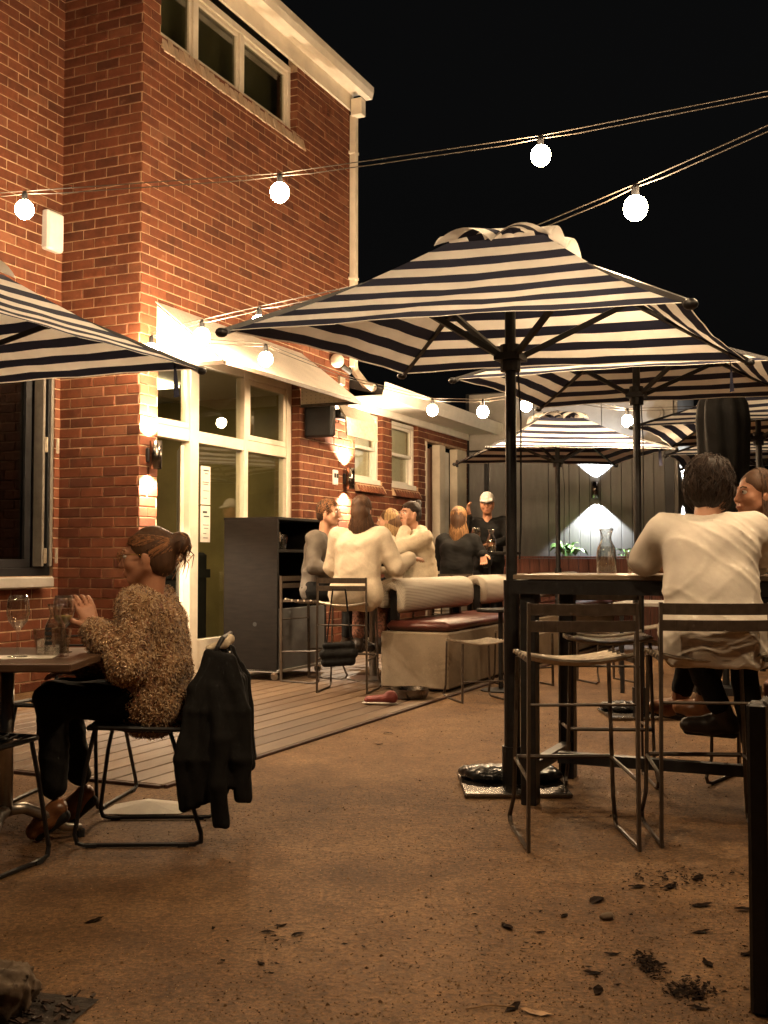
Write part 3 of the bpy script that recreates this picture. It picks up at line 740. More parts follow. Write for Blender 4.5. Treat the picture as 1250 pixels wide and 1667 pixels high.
# --- window of the near wing: black folding sashes, dark bar behind
mb = MB(); yb = .843
frame_rect(mb, -2.7, -.07, .96, 2.75, yb + .03, .07, .1)
bw = mb.build('folding_window', 'black_frame', bld)
for t, w_ in ((-.16, .035), (-.2, .02), (-.26, .03)):
    MB().box((t, yb - .01, 1.86), (w_, .1, 1.64), bev=.004).build('folded_sash', 'grey_frame' if w_ != .02 else 'black_frame', bw)
for t in (-.24, -.1):
    for z in (1.13, 2.07):
        h = MB(); h.box((t, yb - .065, z), (.03, .012, .13), bev=.003); h.cyl((t, yb - .07, z - .06), (t, yb - .07, z + .06), .01, seg=8); h.build('hinge', 'pale_metal', bw)
m2 = MB(); frame_rect(m2, -1.6, -.3, 1.03, 2.68, yb + .04, .07, .05); q = m2.build('sash', 'black_frame', bw); pane(q, -1.55, -.35, 1.08, 2.63, yb + .07, 'dark_pane')
MB().box((-1.2, yb - .06, .91), (1.95, .2, .09), bev=.01).build('sill', 'pale_board', bw)
mb = MB(); mb.add([(-2.9, 3.6, 0), (0, 3.6, 0), (0, 3.6, 3.1), (-2.9, 3.6, 3.1)], [(3, 2, 1, 0)]); mb.add([(-.0, .9, 0), (-.0, 3.6, 0), (-.0, 3.6, 3.1), (-.0, .9, 3.1)], [(0, 1, 2, 3)])
mb.add([(-2.9, .9, 3.0), (0, .9, 3.0), (0, 3.6, 3.0), (-2.9, 3.6, 3.0)], [(3, 2, 1, 0)]); mb.build('bar_room', 'room_dark', bld)
for k, (t, y, z) in enumerate(((-.9, 2.0, 1.75), (-.28, 2.9, 1.72))):
    q = MB().lathe([(.0, .12), (.03, .11), (.11, .03), (.13, 0)], (t, y, z), 16).tube([(t, y, z + .1), (t, y, 2.98)], .006).build('pendant_lamp', 'white_plastic', bld); MB().lathe([(.0, .012), (.1, .01)], (t, y, z), 16).build('glow', 'pendant_glow', q)
q = MB().tube([(-.66 + .05 * math.cos(a), 1.5, 1.2 + .045 * math.sin(a * 2)) for a in [i * .5 for i in range(13)]], .006, 5).build('neon_sign', 'neon_blue', bld)
MB().tube([(-.72, 1.5, 1.1), (-.6, 1.5, 1.11), (-.55, 1.5, 1.1)], .006, 5).build('neon_line', 'neon_red', q)
# --- white box, power point, camera on the wall
def wallthing(name, label, cat, t, o, z): return thing(name, label, cat, Wp(t, o, z), RB)
q = wallthing('meter_box', 'white rectangular box fixed to the brick wing wall beside a festoon bulb', 'box', -.16, -.835, 3.92)
MB().box((0, 0, 0), (.2, .12, .34), bev=.012).build('case', 'white_plastic', q); MB().box((0, -.064, 0), (.18, .01, .31), bev=.004).build('cover', 'white_plastic', q)
q = wallthing('power_point', 'small white double power point on the brick beside the wall lamp', 'power point', 3.62, .012, 2.03)
MB().box((0, 0, 0), (.12, .025, .17), bev=.008).build('plate', 'white_plastic', q); MB().box((-.03, -.018, .02), (.03, .012, .05)).build('socket', 'ink', q); MB().box((.03, -.018, .02), (.03, .012, .05)).build('socket', 'ink', q)
q = wallthing('security_camera', 'pale round security camera and cable box above the awning end', 'camera', 3.55, .07, 3.35)
MB().sphere((0, 0, 0), .08).build('housing', 'cream_paint', q, True); MB().cyl((.06, -.04, -.06), (.15, -.1, -.12), .03).build('lens', 'ink', q); MB().box((.2, .05, -.2), (.12, .06, .1), bev=.01).build('cable_box', 'pale_metal', q)

# --- cylinder up/down wall lamps
def wall_lamp(label, t, o, z, col_, lensm, up, down, rz=RB, spot=R(128), blend=.55, h=.24):
    q = thing('wall_lamp', label, 'wall lamp', Wp(t, o, z), rz, 'up and down wall lamps')
    MB().lathe([(.046, -h / 2), (.052, -h / 2), (.052, h / 2), (.046, h / 2), (.046, h / 2 - .03), (.0, h / 2 - .03)], (0, -.085, 0), 20).build('cylinder', 'dark_steel', q, True)
    MB().box((0, -.02, 0), (.07, .04, .12), bev=.006).build('bracket', 'black_metal', q)
    for s, p in ((1, up), (-1, down)):
        MB().cyl((0, -.085, s * (h / 2 - .022)), (0, -.085, s * (h / 2 - .02)), .044, seg=16).build('lens', lensm, q)
        if p: lamp('SPOT', 'lamp_beam', (0, -.085, s * (h / 2 + .004)), p, col_, q, .012, (R(180) if s > 0 else 0, 0, 0), spot, blend)
    return q
wall_lamp('cylinder wall lamp shining up and down the brick corner beside the shop door', .115, .0, 1.98, WARMW, 'lens_warm', 420, 300)
wall_lamp('cylinder wall lamp on the brick between shop front and low windows, below the heater', 3.86, .0, 2.03, WARMW, 'lens_warm', 420, 300)
# --- slung radiant heater
q = wallthing('patio_heater', 'black slung radiant heater with curved pale reflector under the awning end', 'heater', 3.25, .3, 2.62)
MB().box((-.33, .12, .0), (.1, .34, .42), bev=.02).build('control_box', 'black_metal', q)
hb = MB(); prof = [(-.2, .16), (-.08, .2), (.1, .14), (.2, .0), (.22, -.2), (.2, -.2), (.18, -.01), (.09, .12), (-.08, .18), (-.2, .14)]
hb.poly_prism([(-.3, -y * .9, z) for y, z in prof][::-1], (.78, 0, 0)); hb.build('reflector', 'pale_metal', q)
MB().box((.1, -.02, .05), (.7, .12, .1), bev=.02).build('burner', 'black_metal', q)
MB().tube([(-.3, .28, .2), (.5, .28, .2)], .015).tube([(.3, .28, .2), (.3, .0, .17)], .012).build('bracket', 'brown_metal', q)

# ================================================================ dark boarded screen closing the yard
bw_ = thing('boarded_wall', 'charcoal vertical board wall closing the far end of the yard', 'wall', CO, RB)
T = 8.1
MB().box((T + .06, -1.5, 1.8), (.1, 3.08, 3.6)).build('backing', 'black_frame', bw_)
for (a, b_) in ((.02, .3), (.31, 1.24)): MB().box((T, -(a + b_) / 2, 1.36), (.02, b_ - a, 2.7), bev=.003).build('panel', 'grey_board', bw_)
MB().box((T - .02, -.3, 1.36), (.06, .06, 2.7)).build('post', 'black_frame', bw_)
k = 0; brd = MB().box((0, 0, 1.36), (.022, .146, 2.7), bev=.004).mesh('board', 'grey_board')
while 1.25 + k * .152 + .146 < 3.05:
    obj('board', brd, bw_, (T + random.uniform(-.002, .002), -(1.25 + k * .152 + .073), 0)); k += 1
for i in range(3): MB().box((T, -(.02 + 1.01 * i + .5), 3.16), (.02, 1.0, .84), bev=.003).build('upper_panel', 'pale_board', bw_)
MB().cyl((T - .02, -2.8, 3.14), (T - .07, -2.8, 3.14), .12, seg=20).cyl((T - .07, -2.8, 3.14), (T - .09, -2.8, 3.14), .08, seg=20).build('speaker', 'pale_board', bw_)
MB().box((T + .8, -3.04, 1.8), (1.5, .1, 3.6), bev=.004).build('return_wall', 'pale_board', bw_)
wall_lamp('cylinder wall lamp throwing a white cross of light on the charcoal boards', T - .012, 1.95, 2.09, COOL, 'lens_cool', 330, 330, rz=RB - R(90), spot=R(100), blend=.22)
wall_lamp('cylinder wall lamp on the pale return wall past the charcoal boards', T + .45, 3.095, 2.06, COOL, 'lens_cool', 150, 150, spot=R(98), blend=.1)
fe = thing('far_fence', 'dark timber fence far off behind the last umbrellas', 'fence', CO, RB)
brd = MB().box((0, 0, 1.2), (.03, .29, 2.4), bev=.005).mesh('paling', 'dark_timber')
for k in range(26): obj('paling', brd, fe, (T + 3.4 + random.uniform(-.01, .01), -(.8 + k * .3), 0))
# planter of upright boards
pn = thing('planter', 'long red timber planter box in front of the charcoal wall', 'planter', CO, RB)
brd = MB().box((0, 0, .56), (.025, .136, 1.1), bev=.004).mesh('board', 'red_timber')
for k in range(19): obj('board', brd, pn, (T - .62 + random.uniform(-.003, .003), -(.72 + k * .14 + .07), 0))
MB().box((T - .34, -2.05, 1.06), (.5, 2.6, .06)).build('soil', 'soil', pn); MB().box((T - .62, -2.05, 1.13), (.05, 2.68, .03), bev=.004).build('cap_rail', 'red_timber', pn)
MB().box((T - .34, -.71, .56), (.54, .02, 1.1)).box((T - .34, -3.39, .56), (.54, .02, 1.1)).build('end_panel', 'red_timber', pn)
lf = MB()   # one broad leaf, folded along the midrib
W = [0, .035, .055, .05, .03, 0]
for i, w in enumerate(W):
    y = i * .036; z = .03 * math.sin(i / 5 * 3) - .012 * i * i * .12
    lf.v += [(-w, y, z + w * .35), (0, y, z), (w, y, z + w * .35)]
for i in range(5): lf.f += [(i * 3, i * 3 + 1, i * 3 + 4, i * 3 + 3), (i * 3 + 1, i * 3 + 2, i * 3 + 5, i * 3 + 4)]; lf.m += [0, 0]
lfm = lf.mesh('leaf', 'leaf', True)
def plant(label, t, o, n, s):
    q = thing('leafy_plant', label, 'plant', Wp(t, o, 1.08), RB)
    stm = MB()
    for i in range(n):
        a = i * 2.4 + random.uniform(-.3, .3); r = s * (.25 + .75 * random.random()); h = s * random.uniform(.35, 1.0)
        p = (r * .45 * math.cos(a), r * .45 * math.sin(a), h * .7); stm.tube([(p[0] * .15, p[1] * .15, 0), (p[0] * .6, p[1] * .6, h * .5), p], .004, 4)
        o_ = obj('leaf', lfm, q, p, (R(random.uniform(-10, 35)), R(random.uniform(-20, 20)), a - R(90))); k_ = random.uniform(.7, 1.25) * s / .3; o_.scale = (k_, k_, k_)
    stm.build('stem', 'leaf', q)
plant('broad leafed green plant growing in the planter under the cross of light', T - .34, 1.62, 26, .3)
plant('small green plant at the planter end beside the umbrella pole', T - .34, 2.42, 9, .2)
# ================================================================ striped umbrellas
def umbrella(label, loc, rz, ze, rise, tilt=(0, 0), base=True, h=1.0, ground=True, sleeve=1.0, cord=True):
    """square market umbrella: local x/y corners at +-h, hem height ze, canopy leaning by tilt (dz per metre in x, y)"""
    q = thing('striped_umbrella', label, 'umbrella', loc, rz, 'navy and cream striped umbrellas')
    Z = lambda x, y, z: z + tilt[0] * x + tilt[1] * y
    za = ze + rise; vr = .24                       # vent radius fraction
    cs = [(-h, -h), (h, -h), (h, h), (-h, h)]
    rows = [0, .014] + [.014 + (1 - .014) * (i + 1) / 11 for i in range(11)]
    for s in range(4):
        c0, c1 = cs[s], cs[(s + 1) % 4]; mb = MB(); nc = 12
        for f in rows:
            for i in range(nc + 1):
                u = i / nc; k = 1 - f * (1 - vr)
                x, y = (c0[0] * (1 - u) + c1[0] * u) * k, (c0[1] * (1 - u) + c1[1] * u) * k
                bow = math.sin(math.pi * u) * (1 - f)
                x *= 1 - .035 * bow; y *= 1 - .035 * bow
                z = ze + rise * (f * (1 - vr)) - .05 * math.sin(math.pi * min(1, f)) * (1 - .5 * math.sin(math.pi * u)) * .6 - .03 * math.sin(math.pi * u) * math.sin(math.pi * f) + .012 * bow
                z += (.004 * math.sin(9 * u + s + 7 * f) + .004 * math.sin(23 * u - 11 * f + 2 * s)) * (1 - f) * math.sin(math.pi * u)
                mb.v.append((x, y, Z(x, y, z)))
        for r in range(len(rows) - 1):
            for i in range(nc):
                a = r * (nc + 1) + i; mb.f.append((a, a + 1, a + nc + 2, a + nc + 1)); mb.m.append(0 if r == 0 else r % 2)
        mb.build('canopy_panel', ['canvas_cream', 'canvas_navy'], q, True)
        # ruffled wind vent flap over the opening
        mb = MB(); vh = h * vr * 1.2; nc = 20
        for f in (0, .08, .3, .55, .8, 1):
            for i in range(nc + 1):
                u = i / nc; k = vh * (1 - f)
                x, y = (c0[0] * (1 - u) + c1[0] * u) / h * k, (c0[1] * (1 - u) + c1[1] * u) / h * k
                z = za - rise * vr * 1.2 + .012 + .13 * f ** .9 + (1 - f) ** 1.5 * .075 * abs(math.sin(2 * math.pi * u)) ** .8
                mb.v.append((x, y, Z(x, y, z)))
        for r in range(5):
            for i in range(nc):
                a = r * (nc + 1) + i; mb.f.append((a, a + 1, a + nc + 2, a + nc + 1)); mb.m.append((0, 0, 1, 0, 1)[r])
        mb.build('vent_flap', ['canvas_cream', 'canvas_navy'], q, True)
    hz = ze - .05
    for c in cs:
        r = MB(); e = (c[0] * 1.015, c[1] * 1.015); p1 = (e[0], e[1], Z(*e, ze - .008)); p0 = (c[0] * .04, c[1] * .04, Z(0, 0, za - .15)); pm = (c[0] * .5, c[1] * .5, Z(c[0] * .5, c[1] * .5, ze + rise * .5 - .05))
        r.bar(p0, pm, .022, .03); r.bar(pm, p1, .022, .03); rb = r.build('rib', 'black_metal', q)
        MB().sphere(p1, (.03, .03, .022), 10, 6).build('tip', 'black_metal', rb, True)
        MB().bar((c[0] * .035, c[1] * .035, hz), (c[0] * .47, c[1] * .47, Z(c[0] * .47, c[1] * .47, ze + rise * .5 - .065)), .02, .028).build('strut', 'black_metal', q)
    MB().cyl((0, 0, hz - .07), (0, 0, hz + .06), .05, seg=12).box((0, 0, hz), (.13, .13, .035)).build('hub', 'black_metal', q)
    p = MB(); p.cyl((0, 0, .05), (0, 0, za - .13), .027, seg=14); p.build('pole', 'black_metal', q, False)
    MB().cyl((0, 0, .03), (0, 0, sleeve), .039, seg=16).build('sleeve', 'black_metal', q)
    if cord: MB().tube([(.05, -.02, hz), (.07, -.03, hz - .3), (.06, -.03, 1.25), (.035, -.03, 1.1)], .0045, 5).build('cord', 'black_metal', q)
    e = (h * .86, -h * .93); zz = Z(*e, ze + .03)
    MB().add([(e[0], e[1], zz), (e[0] + .03, e[1] + .01, zz), (e[0] + .022, e[1] - .01, zz - .09), (e[0] - .01, e[1] - .005, zz - .1), (e[0] + .03, e[1] - .02, zz - .2), (e[0], e[1], zz - .21)], [(0, 1, 2, 3), (3, 2, 4, 5)]).build('tie_strap', 'canvas_navy', q)
    if base:
        b = MB(); b.box((0, 0, .012), (.5, .5, .022), bev=.006); pb = b.build('base_plate', 'dark_steel', q, rot=(0, 0, -rz))
        MB().cyl((0, 0, .02), (0, 0, .2), .05, seg=16).build('socket', 'black_metal', q)
        sd = Sdf()
        for x, y, a in ((-.09, .09, .13), (.1, .06, .15), (0, .16, .12), (.15, .14, .1), (-.16, .15, .09)): sd.ell((x, y, .05), (a, .1, .036), k=.03)
        sd.build('sandbag', .012, 'sandbag', q, folds(.006, 45, 3), rot=(0, 0, -rz))
    return q
um1 = umbrella('large striped umbrella standing beside the high table with a sandbag on its base', (.62, 5.37, 0), RB, 2.14, .64, tilt=(.0575, .033))
umbrella('striped umbrella planted behind the seated man in the white shirt', (1.8, 7.82, 0), RB, 2.32, .55, tilt=(.03, .01))
umbrella('striped umbrella at the bench end before the charcoal wall lamp', (1.98, 12.55, 0), R(6), 2.27, .55, tilt=(0, 0), base=False)
umbrella('striped umbrella behind the closed black umbrella', (3.62, 10.62, 0), RB, 2.32, .52, tilt=(0, 0), base=False)
umbrella('striped umbrella farthest off before the return wall', (4.55, 13.3, 0), R(70), 2.3, .52, base=False, cord=False)
umbrella('striped umbrella over the small table by the brick wing', (-2.40, 5.85, 0), RB, 2.2, .6)
# closed black umbrella
q = thing('closed_umbrella', 'tall closed black umbrella wrapped in its dark cover behind the seated man', 'umbrella', (2.84, 9.2, 0))
mb = MB(); prof = [(1.28, .1), (1.32, .125), (1.6, .155), (1.95, .18), (2.25, .19), (2.4, .175), (2.52, .12), (2.6, .05), (2.64, .03)]; ns = 72
for z, r_ in prof:
    for j in range(ns):
        a = 2 * math.pi * j / ns; w_ = 1 + .16 * abs(math.sin(3.5 * a + .5 * math.sin(z * 3))) + .05 * math.sin(11 * a + z * 2.2); mb.v.append((r_ * w_ * math.cos(a), r_ * w_ * math.sin(a), z))
for i in range(len(prof) - 1):
    for j in range(ns): mb.f.append((i * ns + j, i * ns + (j + 1) % ns, (i + 1) * ns + (j + 1) % ns, (i + 1) * ns + j)); mb.m.append(0)
mb.build('cover', 'cover', q, True); MB().tube([(.19 * math.cos(i * .5), .19 * math.sin(i * .5), 1.72) for i in range(13)], .012, 5).build('tie_band', 'cover', q); MB().cyl((0, 0, .02), (0, 0, 2.7), .028, seg=12).build('pole', 'black_metal', q); MB().cyl((0, 0, 0), (0, 0, .06), .28, seg=24).build('base', 'black_metal', q)

# ================================================================ festoon lights
def festoon(label, pts, bulbs, sag=.0, r=.064, power=BULBW):
    """pts: wire path; bulbs: (position, power scale)"""
    q = thing('festoon_string', label, 'string lights', pts[0])
    o = Vector(pts[0]); w = MB()
    for off in ((0, 0, 0), (.0, .01, -.028)):
        P = []
        for a, b_ in zip(pts[:-1], pts[1:]):
            a, b_ = Vector(a), Vector(b_)
            for i in range(8):
                u = i / 8; P.append(a.lerp(b_, u) - o + Vector(off) * (1 if 0 < u else .6) - Vector((0, 0, sag * (b_ - a).length * 4 * u * (1 - u))))
        P.append(Vector(pts[-1]) - o); w.tube(P, .0038, 5)
    w.build('cable', 'cable', q)
    for p, k in bulbs:
        p = Vector(p) - o
        so = MB().lathe([(.0, .13), (.012, .125), (.02, .11), (.021, .055), (.016, .05)], p, 12).build('socket', 'black_metal', q)
        b = MB().sphere((0, 0, 0), (r, r, r * 1.08), 18, 12).build('bulb', 'bulb', q, True, loc=p)
        lamp('POINT', 'filament', (0, 0, 0), power * k, WARM, b, .045)
    return q
A = [(-4.6, 7.95, 3.66), (-2.51, 7.6, 3.67), (-.70, 7.3, 3.69), (1.01, 7.0, 3.83), (2.75, 6.65, 4.05), (4.6, 6.2, 4.35)]
festoon('festoon string crossing high in front of the tall brick wall', A, [((x, y, z - .13), k) for (x, y, z), k in zip(A[1:5], (.45, .6, 1, 1))])
Bs = [(-1.93, 9.08, 2.98), (-1.39, 8.35, 2.93), (-.88, 7.7, 2.88), (.3, 6.85, 2.92), (1.34, 5.8, 3.1), (2.3, 4.85, 3.3), (3.6, 3.6, 3.6)]
festoon('festoon string running from the brick corner up over the near umbrella', Bs, [((x, y, z - .13), k) for (x, y, z), k in zip([Bs[1], Bs[2], Bs[4], Bs[5]], (1.0, .8, 1.1, 1.2))])
Cs = [(-1.93, 9.08, 2.96), (-1.0, 9.25, 2.92), (-.3, 10.9, 2.9), (.53, 12.0, 2.86), (1.0, 11.1, 2.72), (1.45, 11.2, 2.8), (2.55, 11.5, 2.68), (4.2, 12.0, 2.8)]
festoon('festoon string looping under the awning and low eave to the far umbrellas', Cs, [((x, y, z - .13), k) for (x, y, z), k in zip([Cs[0], Cs[1], Cs[3], Cs[4], Cs[5], Cs[6]], (.6, 1.0, 1.0, .9, 1.0, 1.0))], r=.06)
Ds = [(-4.5, 3.5, 3.6), (-1.9, 2.9, 3.2), (.5, 3.1, 3.15), (2.6, 2.9, 3.3), (4.6, 2.6, 3.6)]  # string out of view, added to light the near ground and umbrella front
festoon('unseen festoon string added to light the near yard and umbrella', Ds, [((x, y, z - .13), k) for (x, y, z), k in zip(Ds[1:4], (.8, 1.25, .7))])

# ================================================================ furniture kinds
def make_bar_stool(label, group, m='brown_metal', seatm='pale_metal'):
    q = thing('bar_stool', label, 'stool', group=group)
    for s in (-1, 1):
        MB().bar((s * .21, -.21, .0), (s * .205, -.22, .935), .012, .024, up=(0, 1, 0)).build('leg', m, q)
        MB().tube([(s * .21, -.2, .009), (s * .215, .15, .009), (s * .218, .19, .02), (s * .218, .205, .045), (s * .212, .185, .085), (s * .205, .17, .13), (s * .19, .17, .7)], .0085, 6).build('leg', m, q)
        MB().bar((s * .2, -.2, .715), (s * .192, .17, .72), .012, .02).build('seat_rail', m, q)
    for z0, z1 in ((.888, .932), (.826, .868)):
        mb = MB(); n = 8
        for i in range(n):
            a = -1 + 2 * i / n; b_ = -1 + 2 * (i + 1) / n; f = lambda u: (u * .205, -.222 - .03 * (1 - u * u), (z0 + z1) / 2)
            mb.bar(f(a), f(b_), .008, z1 - z0)
        mb.build('back_slat', m, q)
    for i in range(6):
        y = -.17 + i * .068; mb = MB(); mb.tube([(u * .205, y, .722 - .028 * (1 - u * u) + (.012 if i in (0,) else 0)) for u in (-1, -.7, -.35, 0, .35, .7, 1)], .0095, 6); mb.build('seat_wire', seatm, q)
    MB().tube([(-.205, -.212, .55), (.205, -.212, .55)], .0065, 6).build('stretcher', m, q)
    MB().tube([(-.207, -.21, .265), (-.2, .16, .285), (-.19, .185, .287), (.19, .185, .287), (.2, .16, .285), (.207, -.21, .265)], .008, 6).build('footrest', m, q)
    return q
GS = 'bar stools'
stool = make_bar_stool('empty brown metal bar stool pushed up to the high table beside the umbrella pole', GS)
place(stool, (.745, 4.41, 0), R(2))
def stool_at(x, y, rz, label, z=0, m=None, s=None):
    c = copy_tree(stool); place(c, (x, y, z), rz, label)
    return c
stool_at(1.285, 4.46, R(-4), 'brown metal bar stool under the man in the white shirt')
stool_at(1.1, 5.5, R(176), 'empty bar stool on the far side of the high table, facing the pole')
stool_at(1.86, 5.42, R(142), 'bar stool under the woman across the high table')
stool_at(-.29, 9.16, R(-14), 'bar stool under the long haired woman in the cream jumper', DZ)
stool_at(-.62, 9.87, R(-122), 'bar stool under the person in the grey top by the cabinet', DZ)
stool_at(.36, 10.62, R(112), 'bar stool under the woman in the cream fleece jacket', DZ)
stool_at(.76, 11.6, R(-14), 'bar stool under the streaked hair woman in black', DZ)
def make_low_stool(label):
    q = thing('low_stool', label, 'stool', group='low wire stools by the bench')
    for s in (-1, 1):
        MB().bar((s * .19, -.19, 0), (s * .185, -.19, .455), .012, .022, up=(0, 1, 0)).build('leg', 'brown_metal', q)
        MB().tube([(s * .19, -.19, .009), (s * .19, .14, .009), (s * .195, .19, .03), (s * .19, .16, .1), (s * .18, .16, .45)], .0085, 6).build('leg', 'brown_metal', q)
    for i in range(6):
        y = -.16 + i * .064; MB().tube([(u * .185, y, .468 - .025 * (1 - u * u)) for u in (-1, -.6, -.2, .2, .6, 1)], .0095, 6).build('seat_wire', 'pale_metal', q)
    MB().tube([(-.188, -.19, .16), (.188, -.19, .16)], .0065, 6).build('stretcher', 'brown_metal', q)
    return q
ls = make_low_stool('low wire stool drawn up to the near corner of the concrete bench'); place(ls, (.72, 8.72, 0), R(18))
place(copy_tree(ls), (1.22, 9.75, 0), R(24), 'low wire stool midway along the concrete bench')
place(copy_tree(ls), (2.0, 9.95, 0), R(200), 'low wire stool facing the bench under the second umbrella')
place(copy_tree(ls), (2.45, 10.6, 0), R(170), 'low wire stool beyond the second umbrella base')

def make_chair(label):
    q = thing('wire_chair', label, 'chair', group='black wire chairs at the small table')
    m = 'black_metal'
    for s in (-1, 1):
        MB().tube([(s * .19, .17, .44), (s * .2, .2, .3), (s * .222, .235, .05), (s * .225, .225, .018), (s * .225, .2, .01), (s * .225, -.22, .01), (s * .222, -.245, .02), (s * .218, -.245, .05), (s * .185, -.12, .43)], .0085, 6).build('leg', m, q)
        MB().box((s * .225, .17, .008), (.022, .04, .014)).build('glide', 'rubber_black', q); MB().box((s * .225, -.18, .008), (.022, .04, .014)).build('glide', 'rubber_black', q)
    MB().tube([(-.2, .19, .45), (.2, .19, .45), (.215, .15, .452), (.2, -.2, .44), (.19, -.24, .5), (.18, -.3, .76), (.15, -.315, .79), (-.15, -.315, .79), (-.18, -.3, .76), (-.19, -.24, .5), (-.2, -.2, .44), (-.215, .15, .452)], .009, 6, closed=True).build('seat_frame', m, q)
    for i in range(9):
        x = -.16 + i * .04; MB().tube([(x, .19, .455), (x, .05, .432), (x, -.1, .428), (x, -.2, .44)], .0055, 5).build('seat_wire', m, q)
    for i in range(5):
        u = .15 + i * .17; MB().tube([(-.19 + .01 * u, -.24 - .07 * u, .5 + .27 * u), (0, -.27 - .07 * u, .5 + .27 * u), (.19 - .01 * u, -.24 - .07 * u, .5 + .27 * u)], .0055, 5).build('back_wire', m, q)
    MB().sphere((0, 0, .452), (.19, .18, .014), 16, 6).build('seat_pad', 'black_cloth', q, True)
    return q
chair = make_chair('black wire chair with a black jacket hung over its back'); place(chair, (-.955, 4.49, 0), R(92))
place(copy_tree(chair), (-1.52, 3.95, 0), R(-20), 'empty black wire chair at the near corner of the small table')
place(copy_tree(chair), (-1.44, 5.12, 0), R(172), 'empty black wire chair on the far side of the small table')

# small dining table
q = thing('dining_table', 'small dark wood grain table on a steel column with arched feet', 'table', (-1.42, 4.18, 0))
MB().box((0, 0, .725), (.68, .72, .03), bev=.004).build('table_top', 'table_laminate', q)
MB().cyl((0, 0, .14), (0, 0, .71), .026, seg=18).build('column', 'steel', q, True); MB().box((0, 0, .7), (.3, .3, .012)).build('mounting_plate', 'black_metal', q)
for k in range(3):
    a = R((50, 165, 275)[k]); c, s_ = math.cos(a), math.sin(a)
    f = MB().tube([(.0 * c, .0 * s_, .16), (.08 * c, .08 * s_, .155), (.17 * c, .17 * s_, .11), (.26 * c, .26 * s_, .05), (.33 * c, .33 * s_, .035)], [.024, .022, .02, .018, .016], 8).build('foot', 'steel', q, True); MB().cyl((.33 * c, .33 * s_, 0), (.33 * c, .33 * s_, .03), .018, seg=10).build('glide', 'rubber_black', f)
TT = .741
def wine_glass(label, x, y, z, fill=False, s=1.0):
    q = thing('wine_glass', label, 'glass', (x, y, z), group='glasses on the tables'); q.scale = (s, s, s)
    MB().lathe([(.034, 0), (.034, .002), (.006, .006), (.0042, .02), (.0042, .085), (.012, .098), (.034, .125), (.04, .155), (.037, .19), (.031, .215), (.030, .215), (.036, .188), (.0385, .155), (.032, .128), (.008, .103), (.0, .101)], seg=24).build('bowl', 'glass', q, True)
    if fill: MB().lathe([(.0, .1025), (.008, .1045), (.0315, .13), (.034, .14), (.0, .14)], seg=20).build('wine', 'juice', q, True)
def tumbler(label, x, y, z, s=1.0, lvl=.55):
    q = thing('tumbler', label, 'glass', (x, y, z), group='glasses on the tables'); q.scale = (s, s, s)
    MB().lathe([(.026, 0), (.027, .03), (.034, .075), (.036, .095), (.0335, .095), (.0315, .075), (.0245, .03), (.023, .012), (.0, .01)], seg=12).build('body', 'glass', q)
    MB().lathe([(0, .0115), (.0222, .0135), (.0238, .03), (.0238 + .007 * lvl * .8, .03 + .045 * lvl), (0, .03 + .045 * lvl)], seg=12).build('water', 'water', q)
def carafe(label, x, y, z, s=1.0):
    q = thing('carafe', label, 'carafe', (x, y, z), group='water carafes'); q.scale = (s, s, s)
    MB().lathe([(.038, 0), (.041, .01), (.041, .08), (.037, .11), (.022, .14), (.02, .155), (.027, .18), (.031, .19), (.029, .19), (.0245, .178), (.0175, .155), (.0195, .139), (.0345, .109), (.0385, .08), (.0385, .012), (.0, .008)], seg=22).build('bottle', 'glass', q, True)
    MB().lathe([(0, .009), (.0375, .013), (.0375, .08), (.034, .107), (.03, .115), (0, .115)], seg=18).build('water', 'water', q, True)
    return q
wine_glass('wine glass standing on the paper at the small table', -1.35, 4.08, TT + .001, s=1.05)
wine_glass('wine glass with a lime wedge beside the two tumblers', -1.24, 4.28, TT, True, s=1.02)
tumbler('water tumbler between wine glass and carafe on the small table', -1.295, 4.2, TT, 1.0)
tumbler('water tumbler beside the lime wine glass on the small table', -1.2, 4.12, TT, 1.08)
cf = carafe('printed water carafe on the small table', -1.245, 4.19, TT)
for k, (h, w) in enumerate(((.013, .026), (.008, .02), (.013, .026), (.008, .026))): MB().box((-.012, -.042, .045 + k * .018), (w, .0015, h)).build('print', 'ink', cf)
q = tag(MB().box((0, 0, 0), (.21, .15, .0015)).build('paper_menu', 'paper', None, loc=(-1.32, 4.08, TT + .0002), rot=R(8)), 'sheet of paper lying flat under the wine glass', 'paper')
q = thing('phone', 'black phone lying near the far edge of the small table', 'phone', (-1.62, 4.36, TT), R(20)); MB().box((0, 0, .005), (.15, .075, .009), bev=.003).build('body', 'rubber_black', q); MB().box((0, 0, .0102), (.14, .068, .0008)).build('screen', 'dark_pane', q)
q = tag(MB().add([(-.2, -.1, .002), (-.06, -.14, .006), (.15, -.13, .003), (.2, -.03, .012), (.14, .1, .004), (-.02, .13, .014), (-.16, .07, .005), (0, -.01, .035), (-.08, .03, .026)], [(0, 1, 7, 8), (1, 2, 7), (2, 3, 7), (3, 4, 7), (4, 5, 7), (5, 8, 7), (5, 6, 8), (6, 0, 8)]).build('paper_sheet', 'paper', None, loc=(-1.04, 4.93, 0), rot=R(4)), 'creased white paper dropped on the concrete under the chair', 'paper')

